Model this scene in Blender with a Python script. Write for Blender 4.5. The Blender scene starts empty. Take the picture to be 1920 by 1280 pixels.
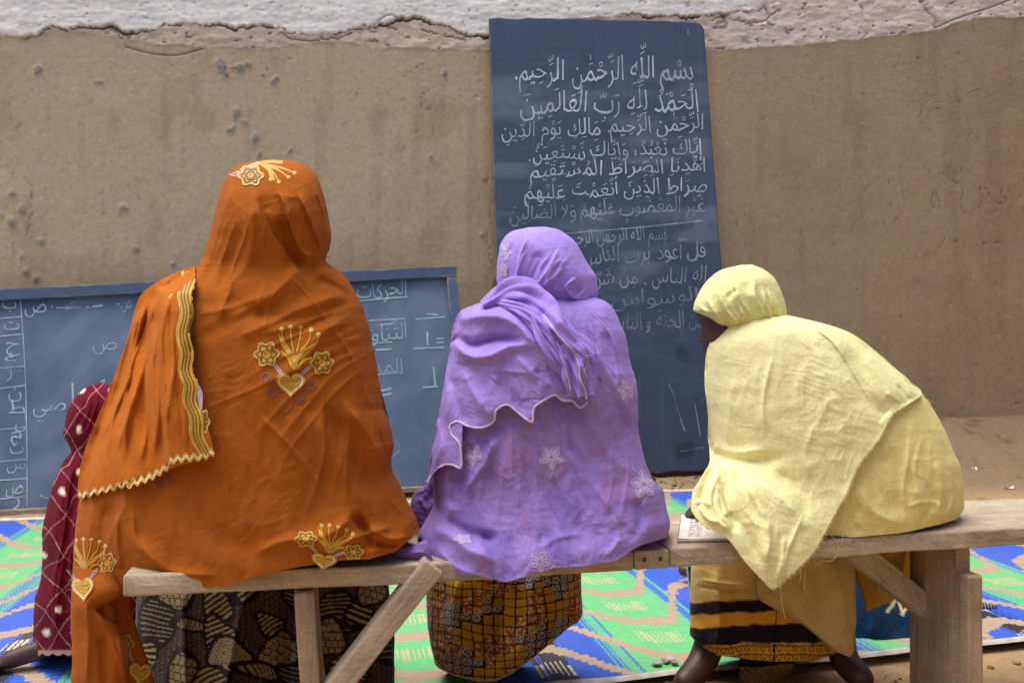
import bpy, bmesh, math, random
import numpy as np
from mathutils import Vector, Matrix
from mathutils.bvhtree import BVHTree

# ------------------------------------------------------------------ camera, sky, sun
S = bpy.context.scene
COL = S.collection
F, CX, CY, H = 1500.0, 960.0, 640.0, 0.80      # focal length in photo pixels, principal point, camera height
YAW = math.radians(12.4)                        # the bench, the mat and the wall all run at this angle
CA, SA = math.cos(YAW), math.sin(YAW)
cam = bpy.data.cameras.new('camera'); cam_o = bpy.data.objects.new('camera', cam); COL.objects.link(cam_o)
cam_o.location = (0, 0, H); cam_o.rotation_euler = (math.radians(90), 0, 0)
cam.sensor_width = 36; cam.lens = 36 * F / 1920; cam.clip_start = .05; cam.clip_end = 200
S.camera = cam_o
SUN_EL, SUN_AZ = math.radians(74), math.radians(-100)   # high over the left side of the yard, spread by cloud
w = bpy.data.worlds.new('World'); S.world = w; w.use_nodes = True
nt = w.node_tree; bg = nt.nodes['Background']
sky = nt.nodes.new('ShaderNodeTexSky'); sky.sky_type = 'NISHITA'; sky.sun_disc = False
sky.sun_elevation = SUN_EL; sky.sun_rotation = SUN_AZ; sky.dust_density = 4; sky.air_density = .9; sky.ozone_density = .4
nt.links.new(sky.outputs[0], bg.inputs[0]); bg.inputs[1].default_value = .13
sun = bpy.data.lights.new('sun', 'SUN'); sun.energy = 1.6; sun.angle = math.radians(48); sun.color = (1, .95, .87)
sun_o = bpy.data.objects.new('sun', sun); COL.objects.link(sun_o)
sd = Vector((math.sin(SUN_AZ) * math.cos(SUN_EL), math.cos(SUN_AZ) * math.cos(SUN_EL), math.sin(SUN_EL)))
sun_o.rotation_euler = sd.to_track_quat('Z', 'Y').to_euler(); sun_o.location = sd * 20
vs = S.view_settings; vs.view_transform = 'Standard'; vs.look = 'None'; vs.gamma = 1; vs.exposure = 0.95
vs.use_curve_mapping = False

# ------------------------------------------------------------------ numeric helpers
def lin(c):
    c = np.asarray(c, float) / 255.0
    return np.where(c <= .04045, c / 12.92, ((c + .055) / 1.055) ** 2.4)

def W(px, py, Y):                      # photo pixel + depth -> point in the place
    px, py, Y = np.broadcast_arrays(np.asarray(px, float), np.asarray(py, float), np.asarray(Y, float))
    return np.stack([(px - CX) / F * Y, Y, H - (py - CY) / F * Y], -1)

def G(px, py, z=0.0):                  # photo pixel -> point on the level z
    return W(px, py, (H - z) * F / (np.asarray(py, float) - CY))

def proj(p):
    return CX + F * p[..., 0] / p[..., 1], CY + F * (H - p[..., 2]) / p[..., 1]

def sst(a, b, x):
    t = np.clip((np.asarray(x, float) - a) / (b - a), 0, 1); return t * t * (3 - 2 * t)

def _h(ix, iy, s):
    n = (ix.astype(np.int64) * 374761393 + iy.astype(np.int64) * 668265263 + s * 974634541) & 0xffffffff
    n = ((n ^ (n >> 13)) * 1274126177) & 0xffffffff
    return ((n ^ (n >> 16)) & 0xffff) / 32767.5 - 1

def vn(x, y, s=0):
    x = np.asarray(x, float); y = np.asarray(y, float)
    ix, iy = np.floor(x), np.floor(y); fx, fy = x - ix, y - iy
    fx = fx * fx * fx * (fx * (fx * 6 - 15) + 10); fy = fy * fy * fy * (fy * (fy * 6 - 15) + 10)
    a, b, c, d = _h(ix, iy, s), _h(ix + 1, iy, s), _h(ix, iy + 1, s), _h(ix + 1, iy + 1, s)
    return (a * (1 - fx) + b * fx) * (1 - fy) + (c * (1 - fx) + d * fx) * fy

def fbm(x, y, s=0, o=4):
    r, a, t = 0, 1, 0
    for i in range(o):
        r = r + a * vn(x * 2 ** i + 7.3 * i, y * 2 ** i - 3.1 * i, s + i); t += a; a *= .5
    return r / t

def pchip(t, y, tt):
    t = np.asarray(t, float); y = np.asarray(y, float)
    h = np.diff(t); d = np.diff(y, axis=0) / h[:, None]
    m = np.zeros_like(y); m[0], m[-1] = d[0], d[-1]
    p = d[:-1] * d[1:]
    m[1:-1] = np.where(p > 0, 2 * p / np.where(p > 0, d[:-1] + d[1:], 1), 0)
    i = np.clip(np.searchsorted(t, tt, 'right') - 1, 0, len(t) - 2)
    u = ((tt - t[i]) / h[i])[:, None]; hh = h[i][:, None]
    return ((2 * u**3 - 3 * u**2 + 1) * y[i] + (u**3 - 2 * u**2 + u) * hh * m[i]
            + (-2 * u**3 + 3 * u**2) * y[i + 1] + (u**3 - u**2) * hh * m[i + 1])

def smooth_path(pts, step=2.0):
    pts = np.asarray(pts, float)
    if len(pts) == 2: pts = np.array([pts[0], pts.mean(0), pts[1]])
    t = np.concatenate([[0], np.cumsum(np.maximum(np.linalg.norm(np.diff(pts, axis=0), axis=1), 1e-6))])
    n = max(3, int(t[-1] / step)); tt = np.linspace(0, t[-1], n)
    # Catmull-Rom with finite differences
    m = np.gradient(pts, t, axis=0)
    i = np.clip(np.searchsorted(t, tt, 'right') - 1, 0, len(t) - 2); h = (t[i + 1] - t[i])[:, None]; u = ((tt - t[i])[:, None]) / h
    return ((2*u**3-3*u**2+1)*pts[i] + (u**3-2*u**2+u)*h*m[i] + (-2*u**3+3*u**2)*pts[i+1] + (u**3-u**2)*h*m[i+1])

def pdist(px, py, pts, smooth=True):
    """distance, signed side (+ = right of travel on the picture) and 0..1 position along a polyline"""
    q = smooth_path(pts, 8.0) if smooth else np.asarray(pts, float)
    a, b = q[:-1], q[1:]; L = np.linalg.norm(b - a, axis=1); cum = np.concatenate([[0], np.cumsum(L)])
    best = np.full(px.shape, 1e9); side = np.zeros(px.shape); pos = np.zeros(px.shape)
    for k in range(len(a)):
        if L[k] < 1e-6: continue
        tx, ty = (b[k] - a[k]) / L[k]
        dx, dy = px - a[k][0], py - a[k][1]
        u = np.clip(dx * tx + dy * ty, 0, L[k])
        ex, ey = dx - u * tx, dy - u * ty
        d = np.hypot(ex, ey); f = d < best
        best = np.where(f, d, best); side = np.where(f, ty * dx - tx * dy, side); pos = np.where(f, (cum[k] + u) / cum[-1], pos)
    return best, np.sign(side), pos

def folds_disp(px, py, folds):
    out = np.zeros(px.shape)
    for f in folds:
        pts, wd, amp, kind = f[:4]; t0, t1 = (f[4] if len(f) > 4 else (.2, .25))
        q = np.asarray(pts, float); R = wd * 6 + 8
        m = (px > q[:, 0].min() - R) & (px < q[:, 0].max() + R) & (py > q[:, 1].min() - R) & (py < q[:, 1].max() + R)
        if not m.any(): continue
        d, sg, a = pdist(px[m], py[m], pts)
        tp = (sst(0, t0, a) if t0 else 1) * (sst(1, 1 - t1, a) if t1 else 1)
        if kind == 'r' and amp > 0: pr = np.exp(-1.5 * (np.sqrt((d / wd) ** 2 + .05) - .224)) * np.exp(-(d / (2.2 * wd)) ** 2)
        elif kind == 'r': pr = np.exp(-(d / wd) ** 2)
        elif kind == 'c': pr = np.exp(-d / wd)
        elif kind == 'S': pr = np.where(sg > 0, np.exp(-(d / wd)), np.exp(-(d / (.22 * wd)) ** 2))       # high on the right, sharp drop to the left
        elif kind == 'Z': pr = np.where(sg < 0, np.exp(-(d / wd)), np.exp(-(d / (.22 * wd)) ** 2))       # high on the left, sharp drop to the right
        out[m] += amp * .001 * pr * tp
    return out

def pleats(A, B, amps, wd, bend=0.0, seed=1, taper=(.25, .25), kind='r'):
    """a family of folds running from points spread along polyline A to points spread along polyline B"""
    r = random.Random(seed); n = len(amps); qa, qb = smooth_path(A, 2), smooth_path(B, 2); out = []
    for i, a in enumerate(amps):
        f = (i + .5 + r.uniform(-.28, .28)) / n; p0, p1 = qa[int(f * (len(qa) - 1))], qb[int(min(max(f + r.uniform(-.05, .05), 0), 1) * (len(qb) - 1))]
        d = p1 - p0; nn = np.array((-d[1], d[0])); k = bend + r.uniform(-.05, .05); e0 = r.uniform(0, .1); e1 = r.uniform(.75, 1)
        out.append(([tuple(p0 + d * (e0 + (e1 - e0) * t) + nn * k * 4 * t * (1 - t) + nn * .012 * math.sin(9 * t + i)) for t in (0, .25, .5, .75, 1)], wd * r.uniform(.7, 1.4), a * r.uniform(.6, 1.2), kind, taper))
    return out

def grain_disp(px, py, grain):
    """fine creases drawn out along a direction"""
    out = np.zeros(px.shape)
    for ang, L, wd, amp, sd in grain:
        a = math.radians(ang); wx, wy = px + 9 * vn(px / 45, py / 45, sd + 3), py + 9 * vn(px / 45, py / 45, sd + 4)
        u = wx * math.cos(a) + wy * math.sin(a); v = -wx * math.sin(a) + wy * math.cos(a)
        n = 1 - np.abs(vn(u / L, v / wd, sd)); m = sst(-.15, .6, fbm(px / 90, py / 90, sd + 1, 2)); out += amp * .001 * n ** 3 * m
    return out

def auto_folds(seed, n, box, ang, spread, length, wd, amp, kind='c'):
    r = random.Random(seed); out = []
    for _ in range(n):
        x, y = r.uniform(box[0], box[2]), r.uniform(box[1], box[3]); a = math.radians(ang + r.uniform(-spread, spread)); L = length * r.uniform(.5, 1.4)
        k = r.uniform(-.35, .35); pts = []
        for i in range(4):
            t = i / 3 - .5; pts.append((x + L * t * math.cos(a + k * t), y + L * t * math.sin(a + k * t)))
        out.append((pts, wd * r.uniform(.6, 1.5), amp * r.uniform(.3, 1) * r.choice([1, 1, -1]), kind, (.4, .4)))
    return out

# ------------------------------------------------------------------ mesh helpers
def mesh_obj(name, verts, faces, mat, parent=None, colors=None, corner=False, smooth=True):
    me = bpy.data.meshes.new(name); verts = np.asarray(verts, float)
    if isinstance(faces, np.ndarray):
        nf = len(faces); k = faces.shape[1]
        me.vertices.add(len(verts)); me.vertices.foreach_set('co', verts.ravel())
        me.loops.add(nf * k); me.loops.foreach_set('vertex_index', faces.astype(np.int32).ravel())
        me.polygons.add(nf); me.polygons.foreach_set('loop_start', np.arange(0, nf * k, k, dtype=np.int32))
        me.update(calc_edges=True)
    else:
        me.from_pydata([tuple(v) for v in verts], [], faces)
    if colors is not None:
        c = np.ones((len(colors), 4)); c[:, :3] = colors
        at = me.color_attributes.new('Col', 'FLOAT_COLOR', 'CORNER' if corner else 'POINT')
        at.data.foreach_set('color', c.astype(np.float32).ravel())
    if smooth: me.polygons.foreach_set('use_smooth', np.ones(len(me.polygons), bool))
    if mat: me.materials.append(mat)
    me.update()
    o = bpy.data.objects.new(name, me); COL.objects.link(o)
    if parent is not None: adopt(o, parent)
    return o

def adopt(o, parent):
    o.parent = parent; o.matrix_parent_inverse = parent.matrix_basis.inverted()

def tag(o, label=None, cat=None, group=None, kind=None):
    for k, v in (('label', label), ('category', cat), ('group', group), ('kind', kind)):
        if v: o[k] = v
    return o

def empty(name, loc, rz=0):
    o = bpy.data.objects.new(name, None); COL.objects.link(o); o.location = loc; o.rotation_euler = (0, 0, rz); o.empty_display_size = .1
    return o

def grid_faces(nr, nc, wrap=False):
    i = np.arange(nr - 1)[:, None]; j = np.arange(nc if wrap else nc - 1)[None]
    j2 = (j + 1) % nc
    return np.stack([i * nc + j, i * nc + j2, (i + 1) * nc + j2, (i + 1) * nc + j], -1).reshape(-1, 4)

class MB:
    def __init__(s): s.v, s.f, s.c, s.n = [], [], [], 0
    def add(s, v, f, c=None):
        v = np.asarray(v, float); s.v.append(v); s.f += [tuple(int(i) + s.n for i in q) for q in f]; s.n += len(v)
        s.c.append(np.broadcast_to(np.asarray((1, 1, 1) if c is None else c, float), (len(v), 3)))
    def build(s, name, mat, parent=None, smooth=True):
        return mesh_obj(name, np.concatenate(s.v), s.f, mat, parent, np.concatenate(s.c), smooth=smooth)

def box_mb(mb, x0, x1, y0, y1, z0, z1, c=None, n=(1, 1, 1), warp=None):
    """a box with subdivided faces and a small bevel; warp moves its points"""
    bm = bmesh.new(); bmesh.ops.create_cube(bm, size=1)
    for v in bm.verts:
        v.co = Vector(((x0 + x1) / 2 + v.co.x * (x1 - x0), (y0 + y1) / 2 + v.co.y * (y1 - y0), (z0 + z1) / 2 + v.co.z * (z1 - z0)))
    bmesh.ops.bevel(bm, geom=bm.edges[:] + bm.verts[:], offset=min(.004, .2 * min(x1 - x0, y1 - y0, z1 - z0)), segments=2, affect='EDGES', profile=.5)
    for ax, k in enumerate(n):
        lo, hi = ((x0, x1), (y0, y1), (z0, z1))[ax]
        for i in range(1, k):
            co = [0, 0, 0]; no = [0, 0, 0]; co[ax] = lo + (hi - lo) * i / k; no[ax] = 1
            bmesh.ops.bisect_plane(bm, geom=bm.verts[:] + bm.edges[:] + bm.faces[:], plane_co=co, plane_no=no)
    if warp:
        for v in bm.verts: v.co = Vector(warp(*v.co))
    bm.verts.index_update()
    mb.add([v.co[:] for v in bm.verts], [[v.index for v in f.verts] for f in bm.faces], c); bm.free()

def tube_mb(mb, pts, r, c=None, n=6):
    pts = np.asarray(pts, float); rr = np.broadcast_to(np.asarray(r, float), (len(pts),))
    V = []
    for i, p in enumerate(pts):
        t = pts[min(i + 1, len(pts) - 1)] - pts[max(i - 1, 0)]; t = t / (np.linalg.norm(t) + 1e-9)
        a = np.cross(t, (.31, .2, .93)); a /= np.linalg.norm(a) + 1e-9; b = np.cross(t, a)
        for k in range(n):
            an = 2 * math.pi * k / n; V.append(p + rr[i] * (a * math.cos(an) + b * math.sin(an)))
    fs = [(i * n + k, i * n + (k + 1) % n, (i + 1) * n + (k + 1) % n, (i + 1) * n + k) for i in range(len(pts) - 1) for k in range(n)]
    fs += [tuple(range(n))[::-1], tuple((len(pts) - 1) * n + k for k in range(n))]
    mb.add(V, fs, c)

# ------------------------------------------------------------------ materials
def mat_base(name):
    m = bpy.data.materials.new(name); m.use_nodes = True
    return m, m.node_tree, m.node_tree.nodes['Principled BSDF']

def N(nt, t, **kw):
    n = nt.nodes.new(t)
    for k, v in kw.items():
        if k in n.inputs.keys(): n.inputs[k].default_value = v
        else: setattr(n, k, v)
    return n

def attr_col(nt): return N(nt, 'ShaderNodeVertexColor', layer_name='Col')

def mul_noise(nt, col, scale, lo, hi, vec=None, detail=4, rough=.6):
    no = N(nt, 'ShaderNodeTexNoise', Scale=scale, Detail=detail, Roughness=rough)
    if vec is None:
        tc = N(nt, 'ShaderNodeTexCoord'); vec = tc.outputs['Object']
    nt.links.new(vec, no.inputs['Vector'])
    mr = N(nt, 'ShaderNodeMapRange'); mr.inputs[1].default_value = .3; mr.inputs[2].default_value = .7; mr.inputs[3].default_value = lo; mr.inputs[4].default_value = hi
    nt.links.new(no.outputs['Fac'], mr.inputs[0])
    mx = N(nt, 'ShaderNodeMix', data_type='RGBA', blend_type='MULTIPLY'); mx.inputs[0].default_value = 1
    nt.links.new(col, mx.inputs[6])
    cb = N(nt, 'ShaderNodeCombineColor')
    for i in range(3): nt.links.new(mr.outputs[0], cb.inputs[i])
    nt.links.new(cb.outputs[0], mx.inputs[7])
    return mx.outputs[2], no.outputs['Fac']

def bump_chain(nt, bsdf, items):
    prev = None
    for h, st, di in items:
        b = N(nt, 'ShaderNodeBump', Strength=st, Distance=di); nt.links.new(h, b.inputs['Height'])
        if prev: nt.links.new(prev, b.inputs['Normal'])
        prev = b.outputs['Normal']
    if prev: nt.links.new(prev, bsdf.inputs['Normal'])

def cloth_mat(name, rough=.85, sheen=.25, weave=1400, wrinkle=.5, var=(.93, 1.05), transl=0.0, stretch=(1, 1, 1), slubs=.07):
    m, nt, b = mat_base(name)
    tc = N(nt, 'ShaderNodeTexCoord'); mp = N(nt, 'ShaderNodeMapping'); mp.inputs['Scale'].default_value = stretch
    nt.links.new(tc.outputs['Object'], mp.inputs[0])
    c, _ = mul_noise(nt, attr_col(nt).outputs[0], 14, var[0], var[1])
    c, fine = mul_noise(nt, c, weave, .90, 1.08, detail=1)
    for sc3 in ((420, 420, 34), (34, 60, 420)):                # uneven threads both ways of the cloth
        mp3 = N(nt, 'ShaderNodeMapping'); mp3.inputs['Scale'].default_value = sc3; nt.links.new(tc.outputs['Object'], mp3.inputs[0])
        c, slub = mul_noise(nt, c, 1.0, 1 - slubs, 1 + slubs, vec=mp3.outputs[0], detail=2)
    nt.links.new(c, b.inputs['Base Color']); b.inputs['Roughness'].default_value = rough
    b.inputs['Sheen Weight'].default_value = sheen; b.inputs['Sheen Roughness'].default_value = .5; b.inputs['Specular IOR Level'].default_value = .06
    wn = N(nt, 'ShaderNodeTexNoise', Scale=22, Detail=5, Roughness=.55, Distortion=.6); nt.links.new(mp.outputs[0], wn.inputs['Vector'])
    wn2 = N(nt, 'ShaderNodeTexNoise', Scale=90, Detail=3, Roughness=.6, Distortion=1.0); nt.links.new(mp.outputs[0], wn2.inputs['Vector'])
    bump_chain(nt, b, [(wn.outputs['Fac'], wrinkle, .02), (wn2.outputs['Fac'], wrinkle * .6, .004), (fine, .25, .0006)])
    if transl:
        tr = N(nt, 'ShaderNodeBsdfTranslucent'); nt.links.new(c, tr.inputs[0]); mx = N(nt, 'ShaderNodeMixShader'); mx.inputs[0].default_value = transl
        out = nt.nodes['Material Output']; nt.links.new(b.outputs[0], mx.inputs[1]); nt.links.new(tr.outputs[0], mx.inputs[2]); nt.links.new(mx.outputs[0], out.inputs[0])
    return m

def plain_mat(name, rough=.6, var=(.85, 1.12), scale=60, bump=.3, bdist=.002, spec=.4, sheen=0):
    m, nt, b = mat_base(name)
    c, n = mul_noise(nt, attr_col(nt).outputs[0], scale, var[0], var[1], detail=6)
    nt.links.new(c, b.inputs['Base Color']); b.inputs['Roughness'].default_value = rough; b.inputs['Specular IOR Level'].default_value = spec; b.inputs['Sheen Weight'].default_value = sheen
    bump_chain(nt, b, [(n, bump, bdist)])
    return m

def wood_mat(name, rgb, along=0):
    m, nt, b = mat_base(name)
    tc = N(nt, 'ShaderNodeTexCoord'); mp = N(nt, 'ShaderNodeMapping')
    sc = [26, 26, 26]; sc[along] = 1.3; mp.inputs['Scale'].default_value = sc
    nt.links.new(tc.outputs['Object'], mp.inputs[0])
    n1 = N(nt, 'ShaderNodeTexNoise', Scale=3.2, Detail=8, Roughness=.65, Distortion=.8); nt.links.new(mp.outputs[0], n1.inputs['Vector'])
    cr = N(nt, 'ShaderNodeValToRGB'); e = cr.color_ramp.elements
    c = lin(rgb); e[0].position, e[0].color = .25, (*(c * .55), 1); e[1].position, e[1].color = .75, (*np.minimum(c * 1.25, .8), 1)
    x = cr.color_ramp.elements.new(.48); x.color = (*c, 1)
    nt.links.new(n1.outputs['Fac'], cr.inputs[0])
    # saw marks run slantwise across the grain
    mp2 = N(nt, 'ShaderNodeMapping'); mp2.inputs['Rotation'].default_value = (.5, .9, .4); mp2.inputs['Scale'].default_value = (1, 1, 1); nt.links.new(tc.outputs['Object'], mp2.inputs[0])
    wv = N(nt, 'ShaderNodeTexWave', Scale=30, Distortion=14, Detail=5); wv.inputs['Detail Scale'].default_value = 1.2; nt.links.new(mp2.outputs[0], wv.inputs['Vector'])
    mr = N(nt, 'ShaderNodeMapRange'); mr.inputs[3].default_value = .90; mr.inputs[4].default_value = 1.05; nt.links.new(wv.outputs['Fac'], mr.inputs[0])
    cb = N(nt, 'ShaderNodeCombineColor'); [nt.links.new(mr.outputs[0], cb.inputs[i]) for i in range(3)]
    mx = N(nt, 'ShaderNodeMix', data_type='RGBA', blend_type='MULTIPLY'); mx.inputs[0].default_value = 1
    nt.links.new(cr.outputs[0], mx.inputs[6]); nt.links.new(cb.outputs[0], mx.inputs[7])
    mv = N(nt, 'ShaderNodeMix', data_type='RGBA', blend_type='MULTIPLY'); mv.inputs[0].default_value = 1
    nt.links.new(mx.outputs[2], mv.inputs[6]); nt.links.new(attr_col(nt).outputs[0], mv.inputs[7])
    c2, sp = mul_noise(nt, mv.outputs[2], 9, .70, 1.18, detail=7)
    nt.links.new(c2, b.inputs['Base Color']); b.inputs['Roughness'].default_value = .75; b.inputs['Specular IOR Level'].default_value = .25
    bump_chain(nt, b, [(n1.outputs['Fac'], .5, .004), (wv.outputs['Fac'], .12, .002)])
    return m

def chalk_mat(name, rgb, keep=.5):
    m, nt, b = mat_base(name)
    b.inputs['Base Color'].default_value = (*lin(rgb), 1); b.inputs['Roughness'].default_value = 1; b.inputs['Specular IOR Level'].default_value = 0
    tc = N(nt, 'ShaderNodeTexCoord')
    n = N(nt, 'ShaderNodeTexNoise', Scale=240, Detail=4, Roughness=.8); nt.links.new(tc.outputs['Object'], n.inputs['Vector'])
    n2 = N(nt, 'ShaderNodeTexNoise', Scale=7, Detail=2); nt.links.new(tc.outputs['Object'], n2.inputs['Vector'])
    ad = N(nt, 'ShaderNodeMath', operation='ADD'); nt.links.new(n.outputs['Fac'], ad.inputs[0]); nt.links.new(n2.outputs['Fac'], ad.inputs[1])
    mr = N(nt, 'ShaderNodeMapRange'); mr.inputs[1].default_value = .75; mr.inputs[2].default_value = 1.25
    mr.inputs[3].default_value = max(0, keep - .35); mr.inputs[4].default_value = min(1, keep + .4)
    nt.links.new(ad.outputs[0], mr.inputs[0]); nt.links.new(mr.outputs[0], b.inputs['Alpha'])
    return m

M = {}
M['orange'] = cloth_mat('orange_cloth', 1, .02, 1500, .12)
M['purple'] = cloth_mat('lavender_cotton', 1, .06, 1100, .2, transl=.12)
M['yellow'] = cloth_mat('pale_yellow_cotton', 1, .04, 1000, .16, transl=.04)
M['print'] = cloth_mat('printed_cotton', .8, .1, 1300, .35)
M['red'] = cloth_mat('dark_red_cloth', .8, .02, 1300, .12)
M['thread'] = plain_mat('embroidery_thread', .55, (.72, 1.2), 520, .7, .0008, .3, .1)
M['skin'] = plain_mat('dark_skin', .46, (.82, 1.14), 70, .3, .0012, .45)
M['wood'] = wood_mat('bench_wood', (174, 159, 136), 0)
M['wood_up'] = wood_mat('leg_wood', (162, 142, 116), 2)
M['slate'] = plain_mat('slate_paint', .75, (.86, 1.12), 6, .15, .002, .25)
M['frame'] = plain_mat('painted_frame', .7, (.8, 1.1), 25, .3, .002, .3)
M['mat'] = plain_mat('woven_plastic', .55, (.93, 1.05), 300, .3, .0015, .35)
M['paper'] = plain_mat('paper', .85, (.93, 1.04), 40, .2, .001, .2)
M['metal'] = plain_mat('dull_coin_metal', .45, (.8, 1.1), 200, .2, .0005, .6)
M['nail'] = plain_mat('rusty_nail', .7, (.7, 1.2), 200, .4, .001, .4)

# ------------------------------------------------------------------ the wall
WV = 4.65
def uv_world(u, v, z): return np.stack([u * CA - v * SA, u * SA + v * CA, z], -1)
CRACK = np.array([(-900, 70), (0, 62), (38, 73), (75, 62), (95, 48), (130, 53), (165, 55), (205, 47), (255, 60), (300, 52), (345, 44), (400, 46), (450, 48), (500, 48), (540, 58), (580, 68), (640, 60), (700, 47), (740, 38), (790, 32), (840, 52), (870, 65), (915, 71),
                  (960, 60), (1050, 40), (1200, 26), (1300, 30), (1350, 24), (1400, 18), (1430, 22), (1460, 2), (1500, -30), (2600, -60)], float)
EDGE = np.array([(-900, 90), (0, 70), (100, 58), (180, 62), (300, 86), (420, 90), (500, 92), (560, 84), (640, 78), (700, 90), (760, 92), (915, 94), (1100, 98), (1330, 96), (1480, 86), (1560, 79), (1700, 66), (1760, 56), (1800, 39), (1860, 33), (1920, 34), (2600, 10)], float)
LUMPS = [(70, 132, 8, 7), (185, 153, 6, 3), (413, 120, 6, 8), (418, 131, 6, 8), (425, 142, 8, 6), (440, 126, 8, 5), (453, 128, 8, 6), (466, 120, 5, 5), (515, 151, 5, 7), (493, 141, 3, 3), (443, 213, 6, 11), (433, 242, 5, 6), (457, 229, 5, 4), (478, 260, 6, 9), (485, 290, 4, 5), (542, 283, 5, 5),
         (24, 365, 8, 4), (40, 392, 5, 7), (2, 405, 5, 5), (23, 416, 9, 7), (75, 455, 4, 3), (46, 509, 5, 6), (66, 522, 5, 6), (40, 482, 4, 3), (233, 390, 8, 6), (834, 134, 4, 5), (806, 295, 4, 4), (255, 467, 4, 3), (327, 495, 4, 3), (812, 510, 3, 3), (904, 440, 4, 3)]
def wall_feat(px, py):
    jx = px + 7 * fbm(px / 11, py / 11, 3); jy = py + 6 * fbm(px / 10, py / 10, 5, 5)
    ck = np.interp(px, CRACK[:, 0], CRACK[:, 1]) + 7 * fbm(px / 26, px * 0, 9, 5) + 2 * vn(px / 4.5, py / 12, 8)
    ed = np.interp(px, EDGE[:, 0], EDGE[:, 1]) + 3.5 * fbm(px / 24, px * 0 + 4, 11, 5) + 1.2 * vn(px / 4, py / 8, 12)
    left = sst(1460, 1380, px)
    above = sst(1.2, -1.2, py - ck)                      # white limewash layer, lifting off along its torn lower edge
    mid = sst(1.6, -1.6, py - ed) * (1 - above)          # bare pinkish band below it
    h = .004 * fbm(px / 160, py / 160, 1) + .0016 * fbm(px / 40, py / 40, 2) + .0008 * fbm(px / 9, py / 6, 21, 3)
    lift = .35 + .65 * sst(-.4, .5, fbm(px / 50, px * 0, 15, 3))
    h = h + above * (.009 * left * lift + .004) + above * .005 * fbm(px / 60, py / 14, 31, 4) + above * .002 * fbm(px / 8, py / 5, 35, 3)
    h = h + mid * (.004 + .008 * fbm(px / 22, py / 12, 33, 5))
    gw = .9 + 4.2 * sst(-.25, .55, fbm(px / 38, px * 0 + 2, 14, 4)); gap = sst(gw, gw * .25, np.abs(py - ck - gw * .8 + 2 * fbm(px / 7, py / 5, 16, 3))) * left * sst(-.3, .1, fbm(px / 60, px * 0 + 7, 18, 3))
    h = h - .022 * gap
    ck2 = ck + 9 + 12 * sst(-.3, .5, fbm(px / 70, px * 0 + 11, 19, 3)) + 4 * fbm(px / 12, px * 0, 17, 3); g2 = sst(2.4, .5, np.abs(py - ck2)) * mid * sst(.05, .35, fbm(px / 45, px * 0 + 3, 13, 3)); h = h - .012 * g2; gap = np.maximum(gap, .7 * g2)
    # colours
    big = fbm(px / 210, py / 170, 40, 4)[..., None]; rust = sst(.12, .6, fbm(px / 90, py / 110, 43, 4))[..., None]
    brown = lin((190, 170, 138)) * (1 + .12 * big); brown = brown * (1 - .5 * rust) + .5 * rust * lin((172, 144, 114))
    pale = sst(.25, .7, fbm(px / 70, py / 60, 47, 3))[..., None]; brown = brown * (1 - .35 * pale) + .35 * pale * lin((186, 172, 150))
    right_shade = sst(900, 1650, px + 160 * fbm(px / 200, py / 260, 44, 3))[..., None]; brown = brown * (1 - .62 * right_shade) + .62 * right_shade * lin((150, 130, 102)) * (1 + .1 * big)  # shade over the wall's right part, put into the mud colour
    drip = sst(.1, .7, fbm(px / 26, py / 260, 49, 3))[..., None]; brown = brown * (1 - .10 * drip)
    white = lin((240, 236, 228)) * (1 + .1 * fbm(px / 60, py / 18, 51, 5)[..., None]); wr = sst(.3, .75, fbm(px / 34, py / 10, 53, 5))[..., None]
    white = white * (1 - .5 * wr) + .5 * wr * lin((182, 174, 160))
    rt = sst(1380, 1460, px)[..., None]; white = white * (1 - rt) + rt * lin((216, 203, 192)) * (1 + .1 * fbm(px / 40, py / 30, 57, 5)[..., None])
    pink = lin((206, 189, 170)) * (1 + .14 * fbm(px / 26, py / 16, 59, 5)[..., None]); pk = sst(1300, 1400, px)[..., None]
    pink = pink * (1 - pk) + pk * lin((216, 203, 190)) * (1 + .1 * fbm(px / 40, py / 30, 57, 5)[..., None])
    c = brown * (1 - mid - above)[..., None] + pink * mid[..., None] + white * above[..., None]
    c = c * (1 - .72 * gap[..., None])
    chip = sst(.46, .6, fbm(px / 11, py / 7, 61, 4)) * (mid + above * .55) ; c = c * (1 - .5 * chip[..., None]); h = h - .008 * chip
    for x, y, a, b in LUMPS:
        m = (np.abs(px - x) < 40) & (np.abs(py - y) < 40)
        if m.any():
            q = ((jx[m] - x) / a) ** 2 + ((jy[m] - y) / b) ** 2; g = sst(1.7, .6, q)
            h[m] += .008 * np.exp(-q ** 2 * .6); c[m] = c[m] * (1 - g[:, None]) + g[:, None] * lin((146, 141, 131))
    for k, (an, L, wd) in enumerate(((.3, 26, 3.2), (-.6, 22, 3.0), (1.4, 24, 3.0))):
        u_, v_ = px * math.cos(an) + py * math.sin(an), -px * math.sin(an) + py * math.cos(an); fl = .7 * sst(.82, .93, vn(u_ / L, v_ / wd, 120 + k)) * (1 - above); c = c * (1 - .22 * fl[..., None] * (1 if k else -1)); h = h - .0016 * fl
    hc = fbm(px / 120, py / 120, 131, 4); hair = sst(.012, .003, np.abs(hc - .12)) * sst(.0, .4, fbm(px / 200, py / 200, 135, 2)) * (1 - above); c = c * (1 - .35 * hair[..., None]); h = h - .003 * hair
    trw = vn(px / 240 + py / 90, py / 16, 141) * sst(-.2, .5, fbm(px / 150, py / 150, 143, 2)); h = h + .0006 * trw
    pits = .7 * sst(.84, .94, vn(px / 5.5, py / 5.5, 71)) * sst(.2, .7, vn(px / 60, py / 60, 73)) * (1 - above); h = h - .006 * pits; c = c * (1 - .4 * pits[..., None])
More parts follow.
